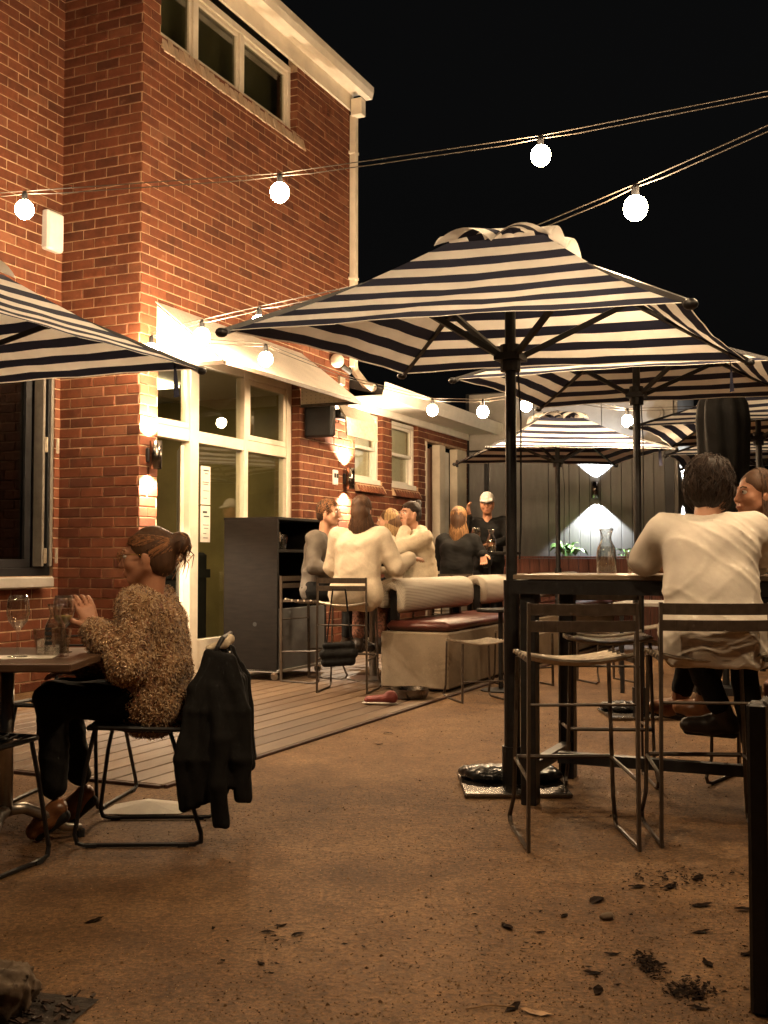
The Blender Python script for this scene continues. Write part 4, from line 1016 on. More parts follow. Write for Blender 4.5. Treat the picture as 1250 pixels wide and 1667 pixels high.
# high table
HT = thing('high_table', 'black steel high table with plank top beside the umbrella pole', 'table', (.58, 4.98, 0), R(-24.2))
for i in range(5): MB().box((.72, .08 + i * .158, 1.02), (1.44, .154, .022), bev=.003).build('plank', 'sheen_pale_plank', HT)
ap = MB(); ap.bar((0, .02, .975), (1.44, .02, .975), .04, .06); ap.bar((0, .77, .975), (1.44, .77, .975), .04, .06); ap.bar((.02, .04, .975), (.02, .75, .975), .04, .06); ap.bar((1.42, .04, .975), (1.42, .75, .975), .04, .06); ap.build('apron', 'black_metal', HT)
for x, y in ((.06, .06), (.06, .73), (1.38, .06), (1.38, .73)): MB().box((x, y, .473), (.07, .07, .945), bev=.003).build('leg', 'black_metal', HT)
MB().bar((.1, .395, .16), (1.34, .395, .16), .05, .05).bar((.06, .1, .16), (.06, .69, .16), .05, .05).bar((1.38, .1, .16), (1.38, .69, .16), .05, .05).build('footrail', 'black_metal', HT)
HZ = 1.032
carafe('clear water carafe standing on the high table', 1.02, 5.06, HZ, 1.1)
tumbler('water tumbler beside the carafe on the high table', 1.12, 4.93, HZ, 1.2, .6)
tumbler('tall glass at the elbow of the man in the white shirt', 1.2, 5.02, HZ, 1.6, .2)
# near table at the edge of view
q = thing('timber_table', 'low timber topped table on a black steel frame near the yard edge', 'table', (.9, 2.74, 0), R(-24.2))
MB().box((.46, .42, .775), (.86, .74, .035), bev=.004).build('table_top', 'red_timber', q)
for x, y in ((0, 0), (.88, 0), (.0, .8), (.88, .8)): MB().box((x + .02, y, .375), (.045, .07, .75), bev=.008).build('leg', 'black_metal', q)
MB().bar((.02, .04, .7), (.02, .76, .7), .03, .05).build('side_rail', 'black_metal', q); MB().bar((.9, .04, .7), (.9, .76, .7), .03, .05).build('side_rail', 'black_metal', q)

# round pedestal table of the deck group, far high table
q = thing('round_table', 'round high table on a disc foot among the group on the deck', 'table', (-.1, 10.05, DZ))
MB().lathe([(0, 1.02), (.33, 1.02), (.34, 1.03), (.34, 1.045), (.33, 1.05), (0, 1.05)], seg=32).build('table_top', 'dark_timber', q); MB().cyl((0, 0, .02), (0, 0, 1.02), .035, seg=16).build('column', 'steel', q); MB().lathe([(.24, 0), (.24, .012), (.05, .03), (0, .03)], seg=28).build('foot', 'steel', q)
q = thing('square_table', 'dark square high table with carafe and glasses by the man in the cap', 'table', (1.12, 12.05, DZ), RB)
MB().box((0, 0, 1.15), (.6, .6, .03), bev=.004).build('table_top', 'dark_timber', q); MB().box((0, 0, .57), (.07, .07, 1.13)).build('column', 'black_metal', q); MB().box((0, 0, .015), (.45, .45, .025)).build('foot', 'black_metal', q)
wine_glass('wine glass on the square table before the man in the cap', .99, 11.85, DZ + 1.166, True, 1.2); tumbler('water tumbler on the square table before the man in the cap', 1.07, 11.8, DZ + 1.166, 1.2); carafe('tall water carafe on the square table before the man in the cap', 1.15, 11.82, DZ + 1.166, 1.25)
q = thing('small_table', 'small round table with thin dark legs beside the concrete bench', 'table', (.98, 9.3, 0))
MB().lathe([(0, .66), (.2, .66), (.205, .672), (.2, .685), (0, .685)], seg=24).build('table_top', 'dark_timber', q); MB().cyl((0, 0, .02), (0, 0, .66), .02, seg=10).build('column', 'black_metal', q); MB().lathe([(.17, 0), (.17, .01), (0, .02)], seg=24).build('foot', 'black_metal', q)
q = thing('low_table', 'pale topped table beyond the high table under the second umbrella', 'table', (2.3, 9.3, 0), RB)
MB().box((0, 0, .73), (.7, .6, .03), bev=.004).build('table_top', 'pale_board', q)
for x in (-.28, .28):
    for y in (-.24, .24): MB().box((x, y, .357), (.03, .03, .713)).build('leg', 'black_metal', q)

# waiter's cabinet on castors
CB = thing('service_cabinet', 'dark timber service cabinet on castors beside the shop front', 'cabinet', Wp(1.05, .18, DZ), RB)
MB().box((-.0, -.28, .76), (.03, .56, 1.36), bev=.003).build('end_panel', 'dark_timber', CB); MB().box((.93, -.28, .76), (.03, .56, 1.36), bev=.003).build('end_panel', 'dark_timber', CB)
MB().box((.465, -.28, 1.45), (.96, .57, .025), bev=.003).build('top', 'dark_timber', CB); MB().box((.465, -.28, 1.16), (.9, .55, .025)).build('shelf', 'dark_timber', CB); MB().box((.465, -.01, .76), (.9, .02, 1.34)).build('back_panel', 'dark_timber', CB)
MB().box((.465, -.545, .37), (.9, .02, .54), bev=.003).build('lower_panel', 'grey_laminate', CB); MB().box((.465, -.28, .085), (.96, .58, .025), bev=.003).build('base', 'pale_board', CB)
MB().cyl((-.017, -.33, .5), (-.0155, -.33, .5), .02, seg=14).build('cable_hole', 'ink', CB)
for x, y in ((.05, -.5), (.88, -.5), (.05, -.06), (.88, -.06)):
    w = MB().cyl((x - .012, y, .035), (x + .012, y, .035), .034, seg=16).build('castor', 'white_plastic', CB); MB().box((x, y, .06), (.045, .05, .03), bev=.006).build('fork', 'chrome', w)
p = Wp(1.3, .5, DZ + 1.1735)
q = thing('water_jug', 'steel rimmed water jug on the cabinet shelf', 'jug', p); MB().lathe([(.055, 0), (.06, .02), (.06, .16), (.063, .2), (.06, .2), (.056, .16), (.056, .02), (0, .015)], seg=18).build('body', 'chrome', q, True); MB().tube([(.058, 0, .17), (.1, 0, .16), (.1, 0, .07), (.058, 0, .05)], .007, 6).build('handle', 'chrome', q)
p = Wp(1.5, .52, DZ + 1.1735); tumbler('ridged tumbler beside the jug on the cabinet shelf', p.x, p.y, p.z, 1.5, .4); p = Wp(1.38, .6, DZ + 1.1735); tumbler('small tumbler at the front of the cabinet shelf', p.x, p.y, p.z, 1.2, .7)

# concrete bench with leather seat and draped bolsters
BN = thing('concrete_bench', 'long concrete bench with brown leather seat pad and striped bolsters', 'bench', CO, RB)
BL0, BL1 = .86, 7.0
MB().box(((BL0 + BL1) / 2, -2.13, .27), (BL1 - BL0, .6, .46), bev=.012).build('block', 'cast_concrete', BN); MB().box(((BL0 + BL1) / 2 + .05, -2.13, .02), (BL1 - BL0 - .1, .5, .04)).build('plinth', 'black_frame', BN)
x = BL0 + .04
for L in (2.0, 2.05, 2.0): MB().box((x + L / 2, -2.14, .545), (L - .01, .58, .085), bev=.035).build('seat_cushion', 'leather', BN, True); x += L
def bolster(t0, t1, o, z):
    prof = []
    for i in range(15):
        a = math.pi * i / 14; prof.append((.135 * math.cos(a), .04 + .1 * math.sin(a)))
    prof = [(.138, -.1), (.14, -.03)] + prof + [(-.138, -.03), (-.13, -.12)]
    inner = [(-.07, -.15), (-.055, -.02), (-.05, .03), (0, .05), (.05, .03), (.055, -.02), (.07, -.11)]
    ring = prof + inner; n = len(ring)
    ts = [0, .012, .04] + [.04 + (t1 - t0 - .08) * (i + 1) / 12 for i in range(12)] + [t1 - t0 - .012, t1 - t0]
    vs = []; av = []
    for j, t in enumerate(ts):
        ins = .72 if j in (0, len(ts) - 1) else (.93 if j in (1, len(ts) - 2) else 1)
        cx = 0; sag = 1 + .03 * math.sin(t * 5)
        arc = 0; last = None
        for i, (y, zz) in enumerate(ring):
            mx, mz = (0, .04) if i >= 19 else (0, .04)
            th = math.atan2(zz, y); r_ = .092
            my, mzz = r_ * math.cos(th), .03 + r_ * math.sin(th)
            Y, Z_ = my + (y - my) * ins * sag, mzz + (zz - mzz) * ins * sag
            if last: arc += math.hypot(y - last[0], zz - last[1])
            last = (y, zz); vs.append((t0 + t, -o + Y, z + Z_)); av.append(arc)
    fs = [(j * n + i, j * n + (i + 1) % n, (j + 1) * n + (i + 1) % n, (j + 1) * n + i) for j in range(len(ts) - 1) for i in range(n)]
    fs += [tuple(range(n - 1, -1, -1)), tuple((len(ts) - 1) * n + i for i in range(n))]
    me = bpy.data.meshes.new('bolster'); me.from_pydata(vs, [], fs); me.materials.append(M['ticking'])
    at = me.attributes.new('v', 'FLOAT', 'POINT'); at.data.foreach_set('value', av)
    me.polygons.foreach_set('use_smooth', [True] * len(fs)); obj('bolster', me, BN)
for t0, t1 in ((.9, 2.6), (3.0, 4.75), (5.15, 6.9)):
    bolster(t0, t1, 1.9, .8)
    for t in (t0 + .1, t1 - .1): MB().box((t, -1.9, .41), (.06, .06, .82)).build('back_post', 'black_metal', BN)
    MB().box(((t0 + t1) / 2, -1.9, .83), (t1 - t0 - .1, .05, .04)).build('back_rail', 'black_metal', BN)
q = thing('pet_bowl', 'dark metal bowl on the deck edge at the foot of the bench', 'bowl', Wp(.42, 2.28, DZ)); MB().lathe([(.1, 0), (.13, .005), (.15, .05), (.145, .075), (.155, .08), (.14, .078), (.12, .03), (0, .025)], seg=26).build('bowl', 'dark_steel', q, True)
q = thing('handbag', 'black handbag hung at the side of a bar stool on the deck', 'bag', (-.36, 8.87, .36)); Sdf().chain([(-.11, 0, .05), (.1, 0, .06)], [.028, .028], .02).chain([(-.12, 0, -.02), (.11, 0, -.01)], [.04, .04], .02).chain([(-.11, 0, -.085), (.1, 0, -.075)], [.035, .035], .02).build('pouch', .008, 'black_cloth', q, folds(.004, 40, 2)); MB().tube([(-.1, 0, .06), (-.08, -.01, .25), (-.05, -.02, .5), (.05, -.02, .5), (.1, 0, .06)], .006, 5).build('strap', 'black_cloth', q)
for k, (x, y, a) in enumerate(((-.02, 8.28, R(80)),)):
    q = thing('red_shoe', ('red shoe with pale sole next to the metal bowl' if k == 0 else 'red shoe with pale sole alone on the deck boards'), 'shoe', (x, y, DZ), a)
    Sdf().cap((0, -.08, .045), (0, .1, .032), .04, .03).cap((0, -.08, .06), (0, -.07, .085), .036, .034).ell((0, -.07, .125), (.03, .045, .03), .01, True).build('upper', .008, 'red_shoe', q); MB().sphere((0, .01, .012), (.048, .14, .014), 16, 6).build('sole', 'rubber_white', q, True)
# ================================================================ people
V3 = lambda *a: np.array(a, float)
def unit(v): v = np.array(v, float); return v / max(np.linalg.norm(v), 1e-9)
def hand(S, wrist, d, nrm, curl=.5, thumb=1, s=1.0):
    """palm, four fingers, thumb; d = pointing direction, nrm = palm normal (fingers curl towards it)"""
    d = unit(d); nrm = unit(np.array(nrm) - d * np.dot(nrm, d)); ac = np.cross(d, nrm) * thumb; w = np.array(wrist, float)
    for o in (-.026, -.009, .009, .026): S.cap(w + d * .015 * s + ac * o * .7 * s, w + d * .085 * s + ac * o * s, .015 * s, .0125 * s, .012)
    for o, L in ((-.03, .058), (-.0105, .072), (.0105, .078), (.0305, .07)):
        p = w + d * .088 * s + ac * o * s; a = curl * .5
        for q, f in enumerate((.45, .32, .25)):
            dr = d * math.cos(a) + nrm * math.sin(a) + ac * o * 1.5; e = p + unit(dr) * L * f * s; S.cap(p, e, (.0088 - .0006 * q) * s, (.0082 - .0008 * q) * s, .004); p = e; a += curl * .8
    b = w + d * .025 * s + ac * .03 * s; m = b + unit(d * .65 + ac * .75 + nrm * .25) * .045 * s; e = m + unit(d * .9 + ac * .3 + nrm * .35) * .034 * s
    S.cap(b, m, .0135 * s, .0105 * s, .01); S.cap(m, e, .0105 * s, .0085 * s, .006)
def head_prims(S, c, m, s=1.0, male=False):
    P = lambda x, y, z: c + m @ (V3(x, y, z) * s)
    E_ = lambda x, y, z, r, k=.02, neg=False: S.ell(P(x, y, z), np.array(r) * s, k, neg, m)
    E_(0, -.018, .03, (.073, .094, .084)); E_(0, .03, -.028, (.06, .062, .082)); E_(0, .055, -.092, (.026 if not male else .031, .026, .022), .025)
    for x in (-1, 1):
        S.cap(P(x * .055, -.005, -.045), P(x * .02, .055, -.092), .022 * s, .018 * s, .025); E_(x * .037, .062, -.028, (.024, .024, .024), .02)
        E_(x * .0735, -.008, -.012, (.009, .02, .03), .006); E_(x * .03, .098, .006, (.016, .012, .011), .01, True); S.cap(P(x * .006, .1, -.036), P(x * .011, .094, -.038), .008 * s, .006 * s, .006)
    S.cap(P(-.034, .08, .02), P(.034, .08, .02), .012 * s, .012 * s, .012); S.cap(P(0, .088, .01), P(0, .11, -.032), .0085 * s, .0115 * s, .01)
    S.cap(P(-.016, .091, -.06), P(.016, .091, -.06), .0075 * s, .0075 * s, .006); S.cap(P(-.013, .09, -.072), P(.013, .09, -.072), .0078 * s, .0078 * s, .006)
    return P
def rotm(yaw, pitch=0, roll=0): return np.array(Euler((pitch, roll, yaw), 'XYZ').to_matrix())
def hair_tubes(parent, paths, r, material, name='hair_strands'):
    mb = MB()
    for p in paths: n = len(p); mb.tube([tuple(x) for x in p], [r * (1 - .65 * i / (n - 1)) for i in range(n)], 4, cap=False)
    return mb.build(name, material, parent, True)
def on_skull(c, m, az, el, k=1.0, s=1.0):
    d = V3(math.sin(az) * math.cos(el), math.cos(az) * math.cos(el), math.sin(el)); return c + m @ ((V3(.08, .101, .093) * d * k + V3(0, -.018, .028)) * s)
def hair(parent, c, m, style, material, s=1.0, length=.35, seed=1):
    r = np.random.default_rng(seed); S = Sdf(); P = lambda x, y, z: c + m @ (V3(x, y, z) * s)
    S.ell(P(0, -.026, .036), V3(.08, .098, .087) * s, .01, False, m)
    S.ell(P(0, -.05, -.02), V3(.074, .068, .07) * s, .02, False, m)
    S.ell(P(0, .1, -.035), V3(.09, .07, .085) * s, .02, True, m)           # keep the face clear
    paths = []
    if style in ('bun_low', 'bun_high'):
        b = (0, -.135, .045) if style == 'bun_low' else (0, -.095, .095)
        S.ell(P(*b), V3(.043, .045, .05) * s * (1.0 if style == 'bun_low' else .85), .015, False, m)
        bp = P(*b)
        for i in range(420):
            az = r.uniform(-2.2, 2.2); el = .42 - .35 * abs(az) / 2.2 + r.uniform(-.12, .2) if abs(az) < 1.4 else r.uniform(-.9, .3)
            p0 = on_skull(c, m, az, el, 1.0, s); L = []
            az1, el1 = math.pi if style == 'bun_low' else math.pi, .15 if style == 'bun_low' else .95
            for u in np.linspace(0, 1, 7):
                a_ = az * (1 - u) + math.copysign(az1, az) * u; e_ = el * (1 - u) + el1 * u + .25 * math.sin(math.pi * u); L.append(on_skull(c, m, a_, min(1.5, e_), 1.0 + .05 * math.sin(math.pi * u) + r.uniform(0, .015), s))
            L[-1] = bp + r.normal(size=3) * .012; paths.append(L)
        for i in range(14):     # loose ends round the knot
            t = r.normal(size=3); t = unit(t); a = bp + t * .036 * s; w_ = unit(np.cross(t, r.normal(size=3))); paths.append([a, a + w_ * .02 + t * .006, a + w_ * .04 - V3(0, 0, .012)])
        if style == 'bun_low':
            for i in range(90):
                a = bp + m @ (r.normal(size=3) * V3(.02, .016, .02)); e = a + m @ V3(r.normal() * .02, r.uniform(-.015, .05), r.uniform(-.1, -.04)); paths.append([a, (a + e) / 2 + m @ V3(r.normal() * .008, -.02, .012), e])
        for i in range(14):
            a = on_skull(c, m, math.pi + r.uniform(-1, 1), -.75, 1.0, s); paths.append([a, a + V3(0, -.006, -.02), a + V3(*r.normal(size=2) * .008, -.045)])
    elif style == 'long':
        for i in range(520):
            az = math.pi + r.uniform(-1.9, 1.9); el = r.uniform(.2, 1.56) if i % 2 else r.uniform(1.2, 1.57); L = []
            for e_ in np.linspace(el, -.55, 5): L.append(on_skull(c, m, az, e_, 1.02 + r.uniform(0, .05), s))
            p = L[-1]; ll = length * r.uniform(.6, 1.05); out = (p - c) * V3(1, 1, 0); out = unit(out)
            for u in (.25, .5, .75, 1.0): L.append(p + V3(0, 0, -ll * u) + out * (.035 * math.sin(u * 2.2)) + np.cross(out, V3(0, 0, 1)) * r.normal() * .012 * u + r.normal(size=3) * .006 * u)
            paths.append(L)
        b = P(0, -.06, -.03)
        S.cap(b, b + V3(0, 0, -length * .55) + m @ V3(0, -.02, 0), .072 * s, .05 * s, .04)
    else:   # short: locks lie along the scalp, away from the crown
        big = style == 'shaggy'
        for i in range(1700 if big else 700):
            az = r.uniform(-math.pi, math.pi); el = r.uniform(-.45 if not big else -.35, 1.5)
            if abs(az) < .95 and el < .6: continue
            Ls = r.uniform(.35, .75) * (1.25 if big else .8); tw = r.normal() * .5; lift = r.uniform(.02, .12) * (2.4 if big else .8); L_ = []
            for u in (0, .35, .7, 1.0): L_.append(on_skull(c, m, az + tw * u, el - Ls * u, (1.1 + .22 * max(0, -(el - Ls * u)) if big else 1.01) + lift * math.sin(2.4 * u), s))
            paths.append(L_)
        if style == 'shaggy': S.ell(P(0, -.035, .05), V3(.092, .106, .088) * s, .02, False, m); S.ell(P(0, -.06, -.045), V3(.066, .048, .062) * s, .02, False, m)
    S.build('hair', .007, {'hair_blonde': 'hair_streak', 'hair_dark': 'hair_dark'}.get(material, 'hair_brown'), parent, folds(.0025, 60, seed, (1, 1, 3)))
    hair_tubes(parent, paths, (.0026 if style != 'long' else .0032) * s, material, 'hair_locks')
def person(label, loc, yaw, hs=.45, lean=.06, top='black_cloth', legs='black_cloth', shoes='dark_boot', skin='skin', hairst='short', hairm_='hair_dark', hyaw=0, hpitch=0, k=1.0,
           L=None, Rr=None, sleeve='long', puff=.012, shoulder=.17, vox=.009, svox=.007, legpos=None, hlen=.35, male=False, headc=None, fold=(.004, 30), tail=0, hood=False, stand=False, seed=1, bare=False, rear=0, fz=None, hem=None, cr=.0028):
    q = thing('person', label, 'person', loc, yaw)
    hp = hs + .09
    z = lambda v: hs + v * k
    pel = V3(0, 0, hp); wa = V3(0, -.02 - rear * .5 + lean * .25, z(.25)); ch = V3(0, lean * .6 - .01 - rear, z(.4)); nk = V3(0, lean - rear * .6, z(.555)); hc = V3(0, lean + .045, z(.74)) if headc is None else V3(*headc)
    sh = {s: V3(s * shoulder, lean * .85 - rear * .8, z(.515)) for s in (-1, 1)}
    if legpos is None:
        legpos = {}
        for s in (-1, 1):
            if stand: legpos[s] = (V3(s * .09, 0, hs + .05), V3(s * .1, .03, .5), V3(s * .1, -.02, .09), V3(s * .11, .12, .05))
            else: legpos[s] = (V3(s * .09, .0, hs + .075), V3(s * .11, .4, hs + .07), V3(s * .1, .34, max(.09, hs - .36)), V3(s * .11, .48, max(.05, hs - .42)))
    arms = {-1: L, 1: Rr}
    for s in (-1, 1):
        if arms[s] is None: arms[s] = (V3(s * .24, lean * .5 + .06, z(.27)), V3(s * .14, lean + .28, z(.24)), V3(-s * .4, 1, -.1), V3(0, 0, -1), .5)
    # garment
    T_ = Sdf(); p_ = puff
    for s in (-1, 1):
        T_.cap(pel + V3(s * .065, -.01, -.01), wa + V3(s * .05, 0, 0), .115 + p_, .1 + p_, .05); T_.cap(wa + V3(s * .05, 0, 0), ch + V3(s * .065, 0, .02), .1 + p_, .105 + p_, .05)
        T_.cap(ch + V3(s * .07, -.005, .03), sh[s] + V3(-s * .03, 0, 0), .095 + p_ * .5, .058 + p_ * .6, .05); T_.cap(nk + V3(s * .03, -.01, -.03), sh[s], .05 + p_ * .4, .052 + p_ * .7, .04)
        e, w = arms[s][0], arms[s][1]; e, w = np.array(e), np.array(w)
        if sleeve == 'long':
            T_.cap(sh[s], e, .056 + p_, .047 + p_, .035); T_.cap(e, e + (w - e) * .93, .047 + p_, .034 + p_, .03)
        else: T_.cap(sh[s], sh[s] + (e - sh[s]) * .78, .05 + p_, .054 + p_, .03)
    if tail: T_.cap(pel + V3(-.09, -.05, -.02), pel + V3(.09, -.05, -.02), .1 + p_, .1 + p_, .05); T_.cap(pel + V3(-.1, -.07, -tail), pel + V3(.1, -.07, -tail), .075 + p_, .075 + p_, .06)
    if hood: T_.ell(nk + V3(0, -.06, .03), (.11, .07, .06), .03); T_.cap(nk + V3(-.07, .03, .01), nk + V3(-.06, .09, -.14), .03, .03, .02); T_.cap(nk + V3(.07, .03, .01), nk + V3(.06, .09, -.14), .03, .03, .02)
    T_.ell(hc + V3(0, .02, -.05), (.06, .06, .12), .01, True)
    if hem: T_.ell((0, -.05, hem - .2), (.6, .6, .2), .012, True)
    tp = T_.build('top', vox, top, q, creases(cr, 15, seed + 2, (.8, .8, .6), base=folds(fold[0], fold[1], seed, (1, 1, .8))))
    if fz: fuzz(tp, tp.data, fz[0], fz[1], fz[2], seed)
    # trousers
    G = Sdf()
    for s in (-1, 1):
        h_, kn, an, toe = [np.array(v, float) for v in legpos[s]]
        G.cap(V3(-.06, 0, hp - .01), V3(.06, 0, hp - .01), .115, .115, .05); G.cap(h_, kn, .094, .066, .04); G.cap(kn, an + (kn - an) * .14, .064, .048, .03)
    G.build('trousers', vox, legs, q, creases(.004, 22, seed + 7, base=folds(.003, 35, seed + 5)))
    for s in (-1, 1):
        h_, kn, an, toe = [np.array(v, float) for v in legpos[s]]; F = Sdf(); dr = unit(toe - an); heel = an + unit((an - kn)) * .045 - unit(toe - an) * .015
        F.cap(an + (kn - an) * .12, an, .044, .042, .02) if not bare else None
        F.cap(heel, an + (toe - an) * .5 + (heel - an) * .5, .04, .04, .025); F.cap(an + (toe - an) * .5 + (heel - an) * .5, toe, .042, .034, .025)
        sb_ = F.build('shoe', .008, shoes, q, folds(.0015, 60, 4))
        so = Sdf(); off = unit(np.cross(np.cross(toe - heel, an - heel), toe - heel)) * -.032 if np.linalg.norm(np.cross(toe - heel, an - heel)) > 1e-5 else V3(0, 0, -.03)
        so.cap(heel + off * 1.15, toe + off * .75, .026, .022, .01); so.build('sole', .008, 'rubber_black', sb_)
    # skin: head, neck, forearms, hands as one surface
    B = Sdf(); hm = rotm(hyaw, hpitch); P = head_prims(B, hc, hm, 1.0, male)
    B.cap(hc + hm @ V3(0, -.03, -.05), nk + V3(0, -.01, -.05), .051 if male else .046, .056, .03); B.cap(nk + V3(-.05, 0, -.05), nk + V3(.05, 0, -.05), .045, .045, .04)
    chain_pts = nk
    for s in (-1, 1):
        e, w, d, nr, cu = arms[s][:5]; e, w = np.array(e, float), np.array(w, float)
        B.cap(nk + V3(0, 0, -.06), sh[s], .035, .035, .03); B.cap(sh[s], e, .04, .037, .03); B.cap(e, w, .037 if sleeve != 'long' else .032, .025, .02); B.cap(w, w + unit(d) * .02, .024, .022, .015); hand(B, w, d, nr, cu, -s)
    B.build('body', svox, skin, q)
    for x in (-1, 1):
        ey = MB().sphere(tuple(P(x * .03, .081, .006)), .0125, 10, 8).build('eye', 'eye_white', q, True); MB().sphere(tuple(P(x * .03, .0905, .006)), .006, 8, 6).build('iris', 'eye_dark', ey, True)
        MB().tube([tuple(P(x * .014, .094, .026)), tuple(P(x * .032, .093, .032)), tuple(P(x * .047, .08, .026))], .0035, 5).build('eyebrow', hairm_, q)
    MB().tube([tuple(P(-.02, .0925, -.066)), tuple(P(0, .0995, -.065)), tuple(P(.02, .0925, -.066))], .0045, 5).build('lips', 'lips', q, True)
    if hairst: hair(q, hc, hm, hairst, hairm_, 1.0, hlen, seed)
    q['_h'] = 0; del q['_h']
    return q, P, hc, hm
# --- woman at the small table, facing the brick wing
a3 = lambda *v: V3(*v)
lp = {-1: (a3(-.08, 0, .53), a3(-.12, .37, .55), a3(-.15, .345, .16), a3(-.16, .42, .045)), 1: (a3(.09, 0, .53), a3(.08, .38, .54), a3(.06, .30, .17), a3(.06, .37, .045))}
w1, P, hc, hm = person('woman in mottled brown boucle jumper and glasses seated at the small table', (-.94, 4.5, 0), R(90), .445, .03, 'boucle', 'black_cloth', 'tan_leather', 'skin_tan', 'bun_low', 'hair_auburn', hyaw=R(0), hpitch=R(-3), k=.9,
    L=(a3(-.235, .05, .69), a3(-.2, .19, .83), a3(.15, .42, 1), a3(.7, .5, 0), .45), Rr=(a3(.22, .1, .68), a3(.1, .3, .645), a3(-.3, 1, -.05), a3(0, 0, -1), .35), puff=.022, vox=.007, svox=.0055, legpos=lp, headc=(0, .025, 1.112), fold=(.004, 34), bare=True, seed=11, shoulder=.165, tail=.0, fz=(26000, .016, 'boucle_fibre'), cr=.004)
gl = MB()
for x in (-1, 1):
    gl.tube([tuple(P(x * .033 + .024 * math.cos(a), .108, .002 + .021 * math.sin(a))) for a in [i * 2 * math.pi / 12 for i in range(12)]], .0016, 5, closed=True); gl.tube([tuple(P(x * .058, .106, .008)), tuple(P(x * .076, .05, .01)), tuple(P(x * .077, -.015, .004))], .0016, 5)
gl.tube([tuple(P(-.01, .109, .004)), tuple(P(.01, .109, .004))], .0016, 5); gl.build('glasses', 'gold', w1)
MB().tube([(.1 + .03 * math.cos(a), .285 + .008 * math.sin(a), .648 + .03 * math.sin(a)) for a in [i * 2 * math.pi / 14 for i in range(14)]], .006, 6, closed=True).build('watch', 'chrome', w1)
# jacket over her chair
q = thing('jacket', 'black jacket with pale collar lining draped over the wire chair back', 'jacket', (-.66, 4.5, 0), R(2))
s = Sdf(); r_ = np.random.default_rng(4)
for i in range(8):                       # outer fall behind the chair back
    y = -.23 + i * .064; x0 = .03 + r_.uniform(-.012, .015)
    s.chain([(x0 - .03, y * .85, .745 - abs(y) * .12), (x0 + .03, y, .6), (x0 + .06 + r_.uniform(-.02, .02), y, .24 + r_.uniform(-.03, .05))], [.02, .024, .026], .014)
    s.chain([(x0 - .03, y * .85, .745 - abs(y) * .12), (-.08, y, .6), (-.11 + r_.uniform(-.015, .01), y, .2 + r_.uniform(0, .06))], [.02, .022, .024], .014)
for i in range(9):                       # side panel seen between the two falls
    x = -.125 + i * .026; b = .15 + .012 * i + r_.uniform(-.012, .012)
    s.chain([(-.03 + i * .011, -.2, .735 - .004 * i), (x * .75, -.25 - .012 * (i % 2), .52), (x, -.262 - .014 * ((i + 1) % 2), .34), (x + .01, -.25 - .012 * (i % 2), b)], [.016, .019, .021, .019], .009)
for pts, rs in (([(.05, -.2, .7), (.1, -.235, .52), (.115, -.25, .34), (.11, -.245, .19)], [.034, .036, .034, .033]), ([(.0, -.24, .6), (.03, -.285, .42), (.02, -.29, .25), (.035, -.275, .1)], [.03, .034, .034, .036])): s.chain(pts, rs, .012)
s.ell((.12, -.245, .145), (.06, .06, .03), .006, True); s.ell((.04, -.275, .055), (.07, .07, .03), .006, True)
s.build('shell', .0075, 'black_cloth', q, folds(.004, 42, 9, (1, 1, 3)))
Sdf().chain([(-.03, -.17, .752), (.02, -.12, .768), (.03, 0, .775), (.01, .12, .77)], [.014, .02, .02, .014], .01).build('collar', .007, 'cream_fleece', q, folds(.002, 60, 3))
# --- man in the white shirt from behind, and the woman facing him
lp = {-1: (a3(-.09, .02, .8), a3(-.06, .42, .8), a3(.14, .5, .4), a3(-.02, .53, .36)), 1: (a3(.09, .02, .8), a3(.18, .4, .79), a3(.24, .36, .22), a3(.27, .44, .13))}
person('man in a loose white t-shirt seen from behind, elbows on the high table', (1.325, 4.45, 0), R(-6), .735, .16, 'white_tee', 'black_cloth', 'dark_boot', 'skin', 'shaggy', 'hair_dark', hyaw=R(-22), hpitch=R(-12), k=.93,
    L=(a3(-.25, .27, 1.075), a3(-.07, .46, 1.065), a3(1, .3, 0), a3(0, 0, -1), .5), Rr=(a3(.25, .3, 1.075), a3(.08, .5, 1.075), a3(-1, .25, 0), a3(0, 0, -1), .5), sleeve='short', puff=.02, vox=.008, svox=.0065, legpos=lp, headc=(.03, .2, 1.395), male=True, fold=(.005, 14), tail=.12, seed=21, shoulder=.18, rear=.03, hem=.685, cr=.008)
lp = {-1: (a3(-.09, 0, .8), a3(-.1, .38, .78), a3(.0, .42, .42), a3(.1, .5, .38)), 1: (a3(.09, 0, .8), a3(.12, .4, .8), a3(.2, .45, .4), a3(.28, .55, .36))}
person('dark haired woman across the high table leaning towards the man in white', (1.95, 5.4, 0), R(100), .735, .12, 'black_cloth', 'black_cloth', 'tan_leather', 'skin_tan', 'long', 'hair_brown', hyaw=R(8), k=.93, hlen=.25, seed=31, headc=(0, .14, 1.42), legpos=lp)
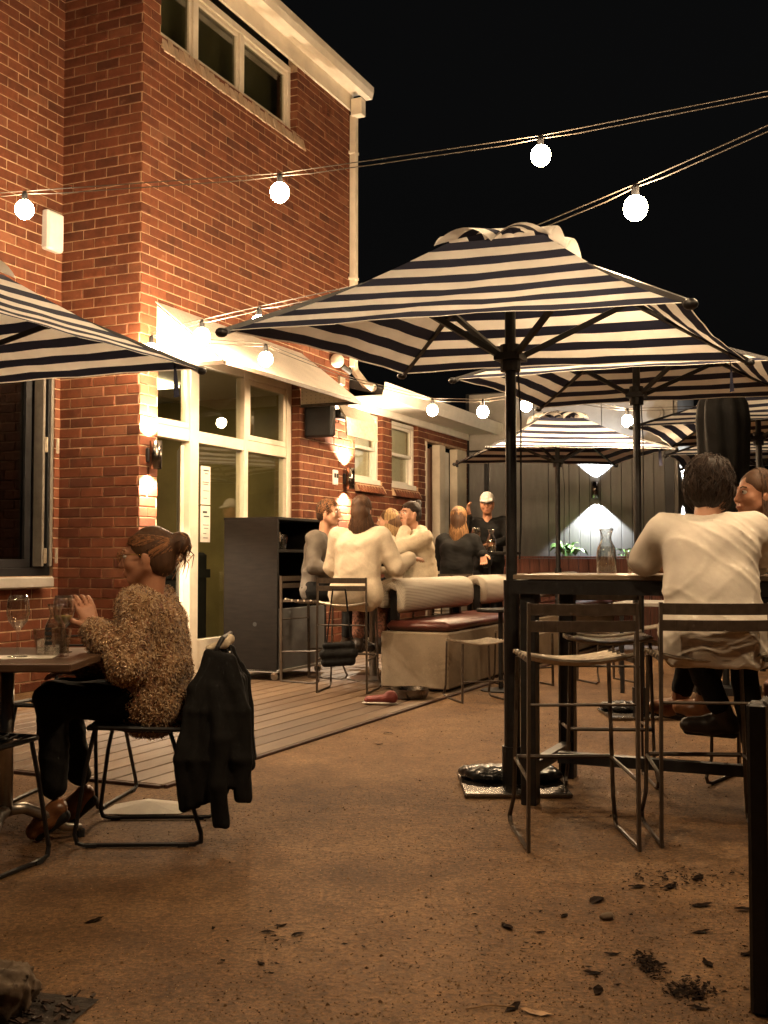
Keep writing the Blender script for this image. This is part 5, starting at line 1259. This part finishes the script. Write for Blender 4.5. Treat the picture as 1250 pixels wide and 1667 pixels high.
# --- group on the deck
person('person in a grey top with tied back ginger hair seated by the cabinet', (-.58, 9.86, DZ), R(-118), .735, .06, 'grey_top', 'black_cloth', hairst='short', hairm_='hair_auburn', hyaw=R(6), k=1.03, seed=41, male=True)
person('woman with long brown hair and cream jumper seated with her back turned', (-.22, 9.16, DZ), R(-16), .735, .08, 'cream_knit', 'floral', 'dark_boot', hairst='long', hairm_='hair_brown', k=1.03, seed=51, puff=.03, hlen=.3, shoulder=.185, tail=.04,
    Rr=(a3(.3, .1, 1.02), a3(.36, .34, 1.09), a3(.5, 1, 0), a3(0, 0, -1), .4))
person('woman with a dark topknot in a cream fleece jacket, hand at her mouth', (.34, 10.6, DZ), R(118), .735, .06, 'cream_fleece', 'black_cloth', 'rubber_white', hairst='bun_high', hairm_='hair_dark', hyaw=R(6), k=1.06, seed=61, puff=.026, hood=True,
    L=(a3(-.13, .3, 1.17), a3(-.06, .19, 1.36), a3(.25, -.1, 1), a3(0, -1, .1), 1.1), Rr=(a3(.2, .22, 1.08), a3(.0, .36, 1.1), a3(-1, .25, 0), a3(0, 0, -1), .5))
person('blonde woman half hidden behind the woman in the fleece jacket', (.14, 11.15, DZ), R(75), .735, .06, 'cream_knit', 'black_cloth', hairst='long', hairm_='hair_blonde', k=1.0, seed=71, hlen=.25)
person('woman with long streaked hair and black top seen from behind', (.76, 11.6, DZ), R(-18), .735, .08, 'black_cloth', 'black_cloth', hairst='long', hairm_='hair_streak', k=1.06, seed=81, hlen=.42, Rr=(a3(.3, .08, 1.06), a3(.3, -.06, 1.14), a3(.2, -.4, -1), a3(0, -1, 0), .7))
p8, P, hc, hm = person('man in a pale cap and black v-neck standing at the square table', (1.19, 12.65, DZ), R(172), .98, .05, 'black_cloth', 'black_cloth', hairst=None, hairm_='hair_brown', k=1.0, seed=91, male=True, stand=True, skin='skin_tan', shoulder=.19, hpitch=R(-8),
    L=(a3(-.25, .14, 1.3), a3(-.08, .3, 1.25), a3(1, .4, 0), a3(0, 0, -1), .5), Rr=(a3(.27, .16, 1.36), a3(.2, .2, 1.58), a3(.1, .2, 1), a3(-1, .3, 0), .5))
s = Sdf(); s.ell(P(0, -.05, -.0), (.074, .06, .06), .01, False, hm); s.build('hair', .008, 'hair_brown', p8)
s = Sdf(); s.ell(P(0, -.018, .035), (.087, .107, .1), .01, False, hm); s.ell(P(0, -.0, -.075), (.2, .22, .1), .006, True, hm); s.chain([P(-.06, .075, .035), P(0, .145, .03), P(.06, .075, .035)], [.012, .012, .012], .03); s.ell(P(0, .1, .033), (.055, .06, .009), .015, False, hm)
cp = s.build('cap', .006, 'cap_grey', p8); MB().sphere(tuple(P(.0, .082, .075)), (.014, .006, .016), 8, 6).build('cap_badge', 'white_paint', cp)
# ================================================================ small details on the ground
q = thing('garden_rock', 'rough brown rock at the edge of the mulch bed', 'rock', (-.95, 2.72, 0), R(20))
s = Sdf(); s.ell((0, 0, .05), (.1, .1, .07), .02); s.ell((.02, -.03, .08), (.07, .08, .05), .015); s.ell((-.1, .05, .06), (.12, .1, .075), .02); s.ell((.0, -.0, .25), (.3, .3, .14), .02, True)
s.build('stone', .007, 'rock', q, creases(.008, 26, 3, base=folds(.005, 70, 8)))
b = MB(); b.add([(-1.6, 1.9, .004), (-1.2, 1.9, .004), (-.9, 2.2, .004), (-.752, 2.6, .004), (-.71, 2.8, .004), (-.894, 2.85, .004), (-1.6, 3.05, .004)], [tuple(range(7))])
tag(b.build('mulch_bed', 'soil'), 'dark mulch bed in the near corner of the yard', kind='structure')
ch = MB()
def inbed(x, y): return x < -.72 - max(0, 2.8 - y) * .22 and y < 2.8 + (-.72 - x) * .28
for i in range(900):
    x, y = random.uniform(-1.4, -.58), random.uniform(2.2, 3.0)
    if not inbed(x, y): continue
    a = random.uniform(0, 6.3); L = random.uniform(.008, .035); ch.box((x, y, random.uniform(.006, .022)), (L, random.uniform(.004, .012), .004), (random.uniform(-.5, .5), random.uniform(-.5, .5), a))
tag(ch.build('bark_chips', 'mulch'), 'bark chips and twigs covering the mulch bed', kind='stuff')
def leaf_mesh(seed):
    r = random.Random(seed); n = 7; mb = MB()
    for i in range(n):
        u = i / (n - 1); w = .011 * math.sin(math.pi * (u * .9 + .06)) * r.uniform(.8, 1.2); y = (u - .5) * .06; z = .004 + .009 * r.random() + .006 * math.sin(u * 5 + seed)
        mb.v += [(-w, y, z + r.uniform(0, .008)), (0, y, z), (w, y, z + r.uniform(0, .008))]
    for i in range(n - 1): mb.f += [(i * 3, i * 3 + 1, i * 3 + 4, i * 3 + 3), (i * 3 + 1, i * 3 + 2, i * 3 + 5, i * 3 + 4)]; mb.m += [0, 0]
    return mb
lms = [leaf_mesh(i).mesh('fallen_leaf', 'dead_leaf') for i in range(4)]; lpale = leaf_mesh(9).mesh('fallen_leaf', 'pale_leaf')
spots = [(.69, 3.6, 1.5), (.35, 3.35, 1.2), (.57, 2.98, .9), (-.9, 3.4, 1.1), (.57, 3.45, .8), (.47, 3.3, .6), (1.0, 3.55, 1.3), (.83, 3.75, 1.2), (.98, 3.75, 1.4), (1.1, 3.85, 1.2), (1.15, 3.5, 1.2), (.55, 2.86, 1.0), (.03, 7.0, 1.3), (-.02, 6.6, 1.0), (.3, 2.75, 1.1), (.75, 2.75, .9), (.62, 3.12, .8), (-.36, 3.3, .7), (-.32, 3.05, .6), (.9, 3.05, 1.0), (.95, 3.3, 1.0), (1.02, 3.12, .9), (-.25, 3.28, .8), (-.3, 3.36, .7)]
for x, y, k in spots:
    o = obj('fallen_leaf', random.choice(lms), None, (x + random.uniform(-.02, .02), y, .001), random.uniform(0, 6.3)); o.scale = (k * 1.1, k, k * .35); tag(o, 'dark curled dead leaf lying on the concrete yard', 'leaf', 'dead leaves on the yard')
o = obj('fallen_leaf', lpale, None, (.37, 2.72, .001), R(70)); o.scale = (1.3, 1.4, .4); tag(o, 'long pale tan leaf beside a straw on the concrete', 'leaf')
o = obj('pebble', Sdf().ell((0, 0, .009), (.024, .016, .011), .01).ell((.01, .004, .01), (.014, .014, .01), .01).mesh('pebble', .006, 'rock'), None, (.68, 3.42, 0), R(15)); tag(o, 'brown pebble lying among dead leaves', 'pebble')
tw = MB()
tag(MB().tube([(0, 0, .004), (.06, .02, .006), (.12, .012, .004)], .0022, 5).build('straw', 'pale_leaf', None, loc=(.2, 2.74, 0)), 'thin pale straw on the concrete beside a tan leaf', 'straw')
def debris(label, c, n, sx, sy, seed):
    r = random.Random(seed); mb = MB()
    for i in range(n):
        x, y = r.gauss(0, sx), r.gauss(0, sy); a = r.uniform(0, 6.3); L = r.uniform(.004, .02)
        z = r.uniform(.001, .006); w_ = L * r.uniform(.25, .8); c_, s_ = math.cos(a), math.sin(a)
        P_ = [(-L, r.uniform(-.3, .3) * w_), (r.uniform(-.4, .2) * L, w_), (L, r.uniform(-.5, .5) * w_), (r.uniform(-.2, .5) * L, -w_ * r.uniform(.3, 1))]
        mb.add([(x + (u * c_ - v * s_) * .6, y + (u * s_ + v * c_) * .6, z + r.uniform(0, .005)) for u, v in P_], [(0, 3, 2, 1)])
    tag(mb.build('leaf_litter', 'dead_leaf', None, loc=c), label, kind='stuff')
debris('clump of crushed dark leaves on the concrete', (.72, 3.04, 0), 230, .018, .05, 1); debris('trail of crushed dark leaves beside the clump', (.78, 2.86, 0), 260, .032, .035, 2)
debris('scattered leaf crumbs over the near yard', (.55, 3.3, 0), 160, .35, .4, 3); debris('crushed leaf crumbs by the stool feet', (1.0, 3.85, 0), 200, .1, .08, 4); debris('twig crumbs scattered near the mulch bed', (-.3, 3.2, 0), 60, .12, .12, 5)
# loose grit on the concrete: tiny flattened grains, denser near
n = 42000; r_ = np.random.default_rng(12); gy = 2.3 + 7.0 * r_.random(n) ** 1.5; gx = r_.uniform(-.42, .42, n) * gy
cl = np.sin(gx * 2.1 + 1.3 * np.sin(gy * 1.7)) + np.sin(gy * 2.9 - gx) + r_.normal(size=n) * 1.2; rel = (gx + 1.064) * nn.x + (gy - 5.359) * nn.y; al = (gx + 1.064) * d1.x + (gy - 5.359) * d1.y
keep = (cl > -.4) & ((rel > .05) | (al < -.05)); gx, gy = gx[keep], gy[keep]; n = len(gx)
L_ = r_.uniform(.0012, .0036, n) * (1 + (r_.random(n) > .97) * 1.2); a = r_.uniform(0, 6.3, n)
tri = np.array([[1, 0, 0], [-.5, .8, 0], [-.6, -.75, 0], [0, 0, .8]])
ca, sa = np.cos(a)[:, None], np.sin(a)[:, None]
vx = (tri[None, :, 0] * ca - tri[None, :, 1] * sa) * L_[:, None] + gx[:, None]; vy = (tri[None, :, 0] * sa + tri[None, :, 1] * ca) * L_[:, None] + gy[:, None]; vz = tri[None, :, 2] * L_[:, None] + .0003 + 0 * vx
v = np.stack([vx, vy, vz], 2).reshape(-1, 3); b = np.arange(n)[:, None, None] * 4 + np.array([[0, 1, 3], [1, 2, 3], [2, 0, 3]])[None]
me = bpy.data.meshes.new('grit'); me.from_pydata(v.tolist(), [], b.reshape(-1, 3).tolist()); me.materials.append(M['grit']); tag(obj('grit', me), 'loose sandy grit scattered over the concrete yard', kind='stuff')
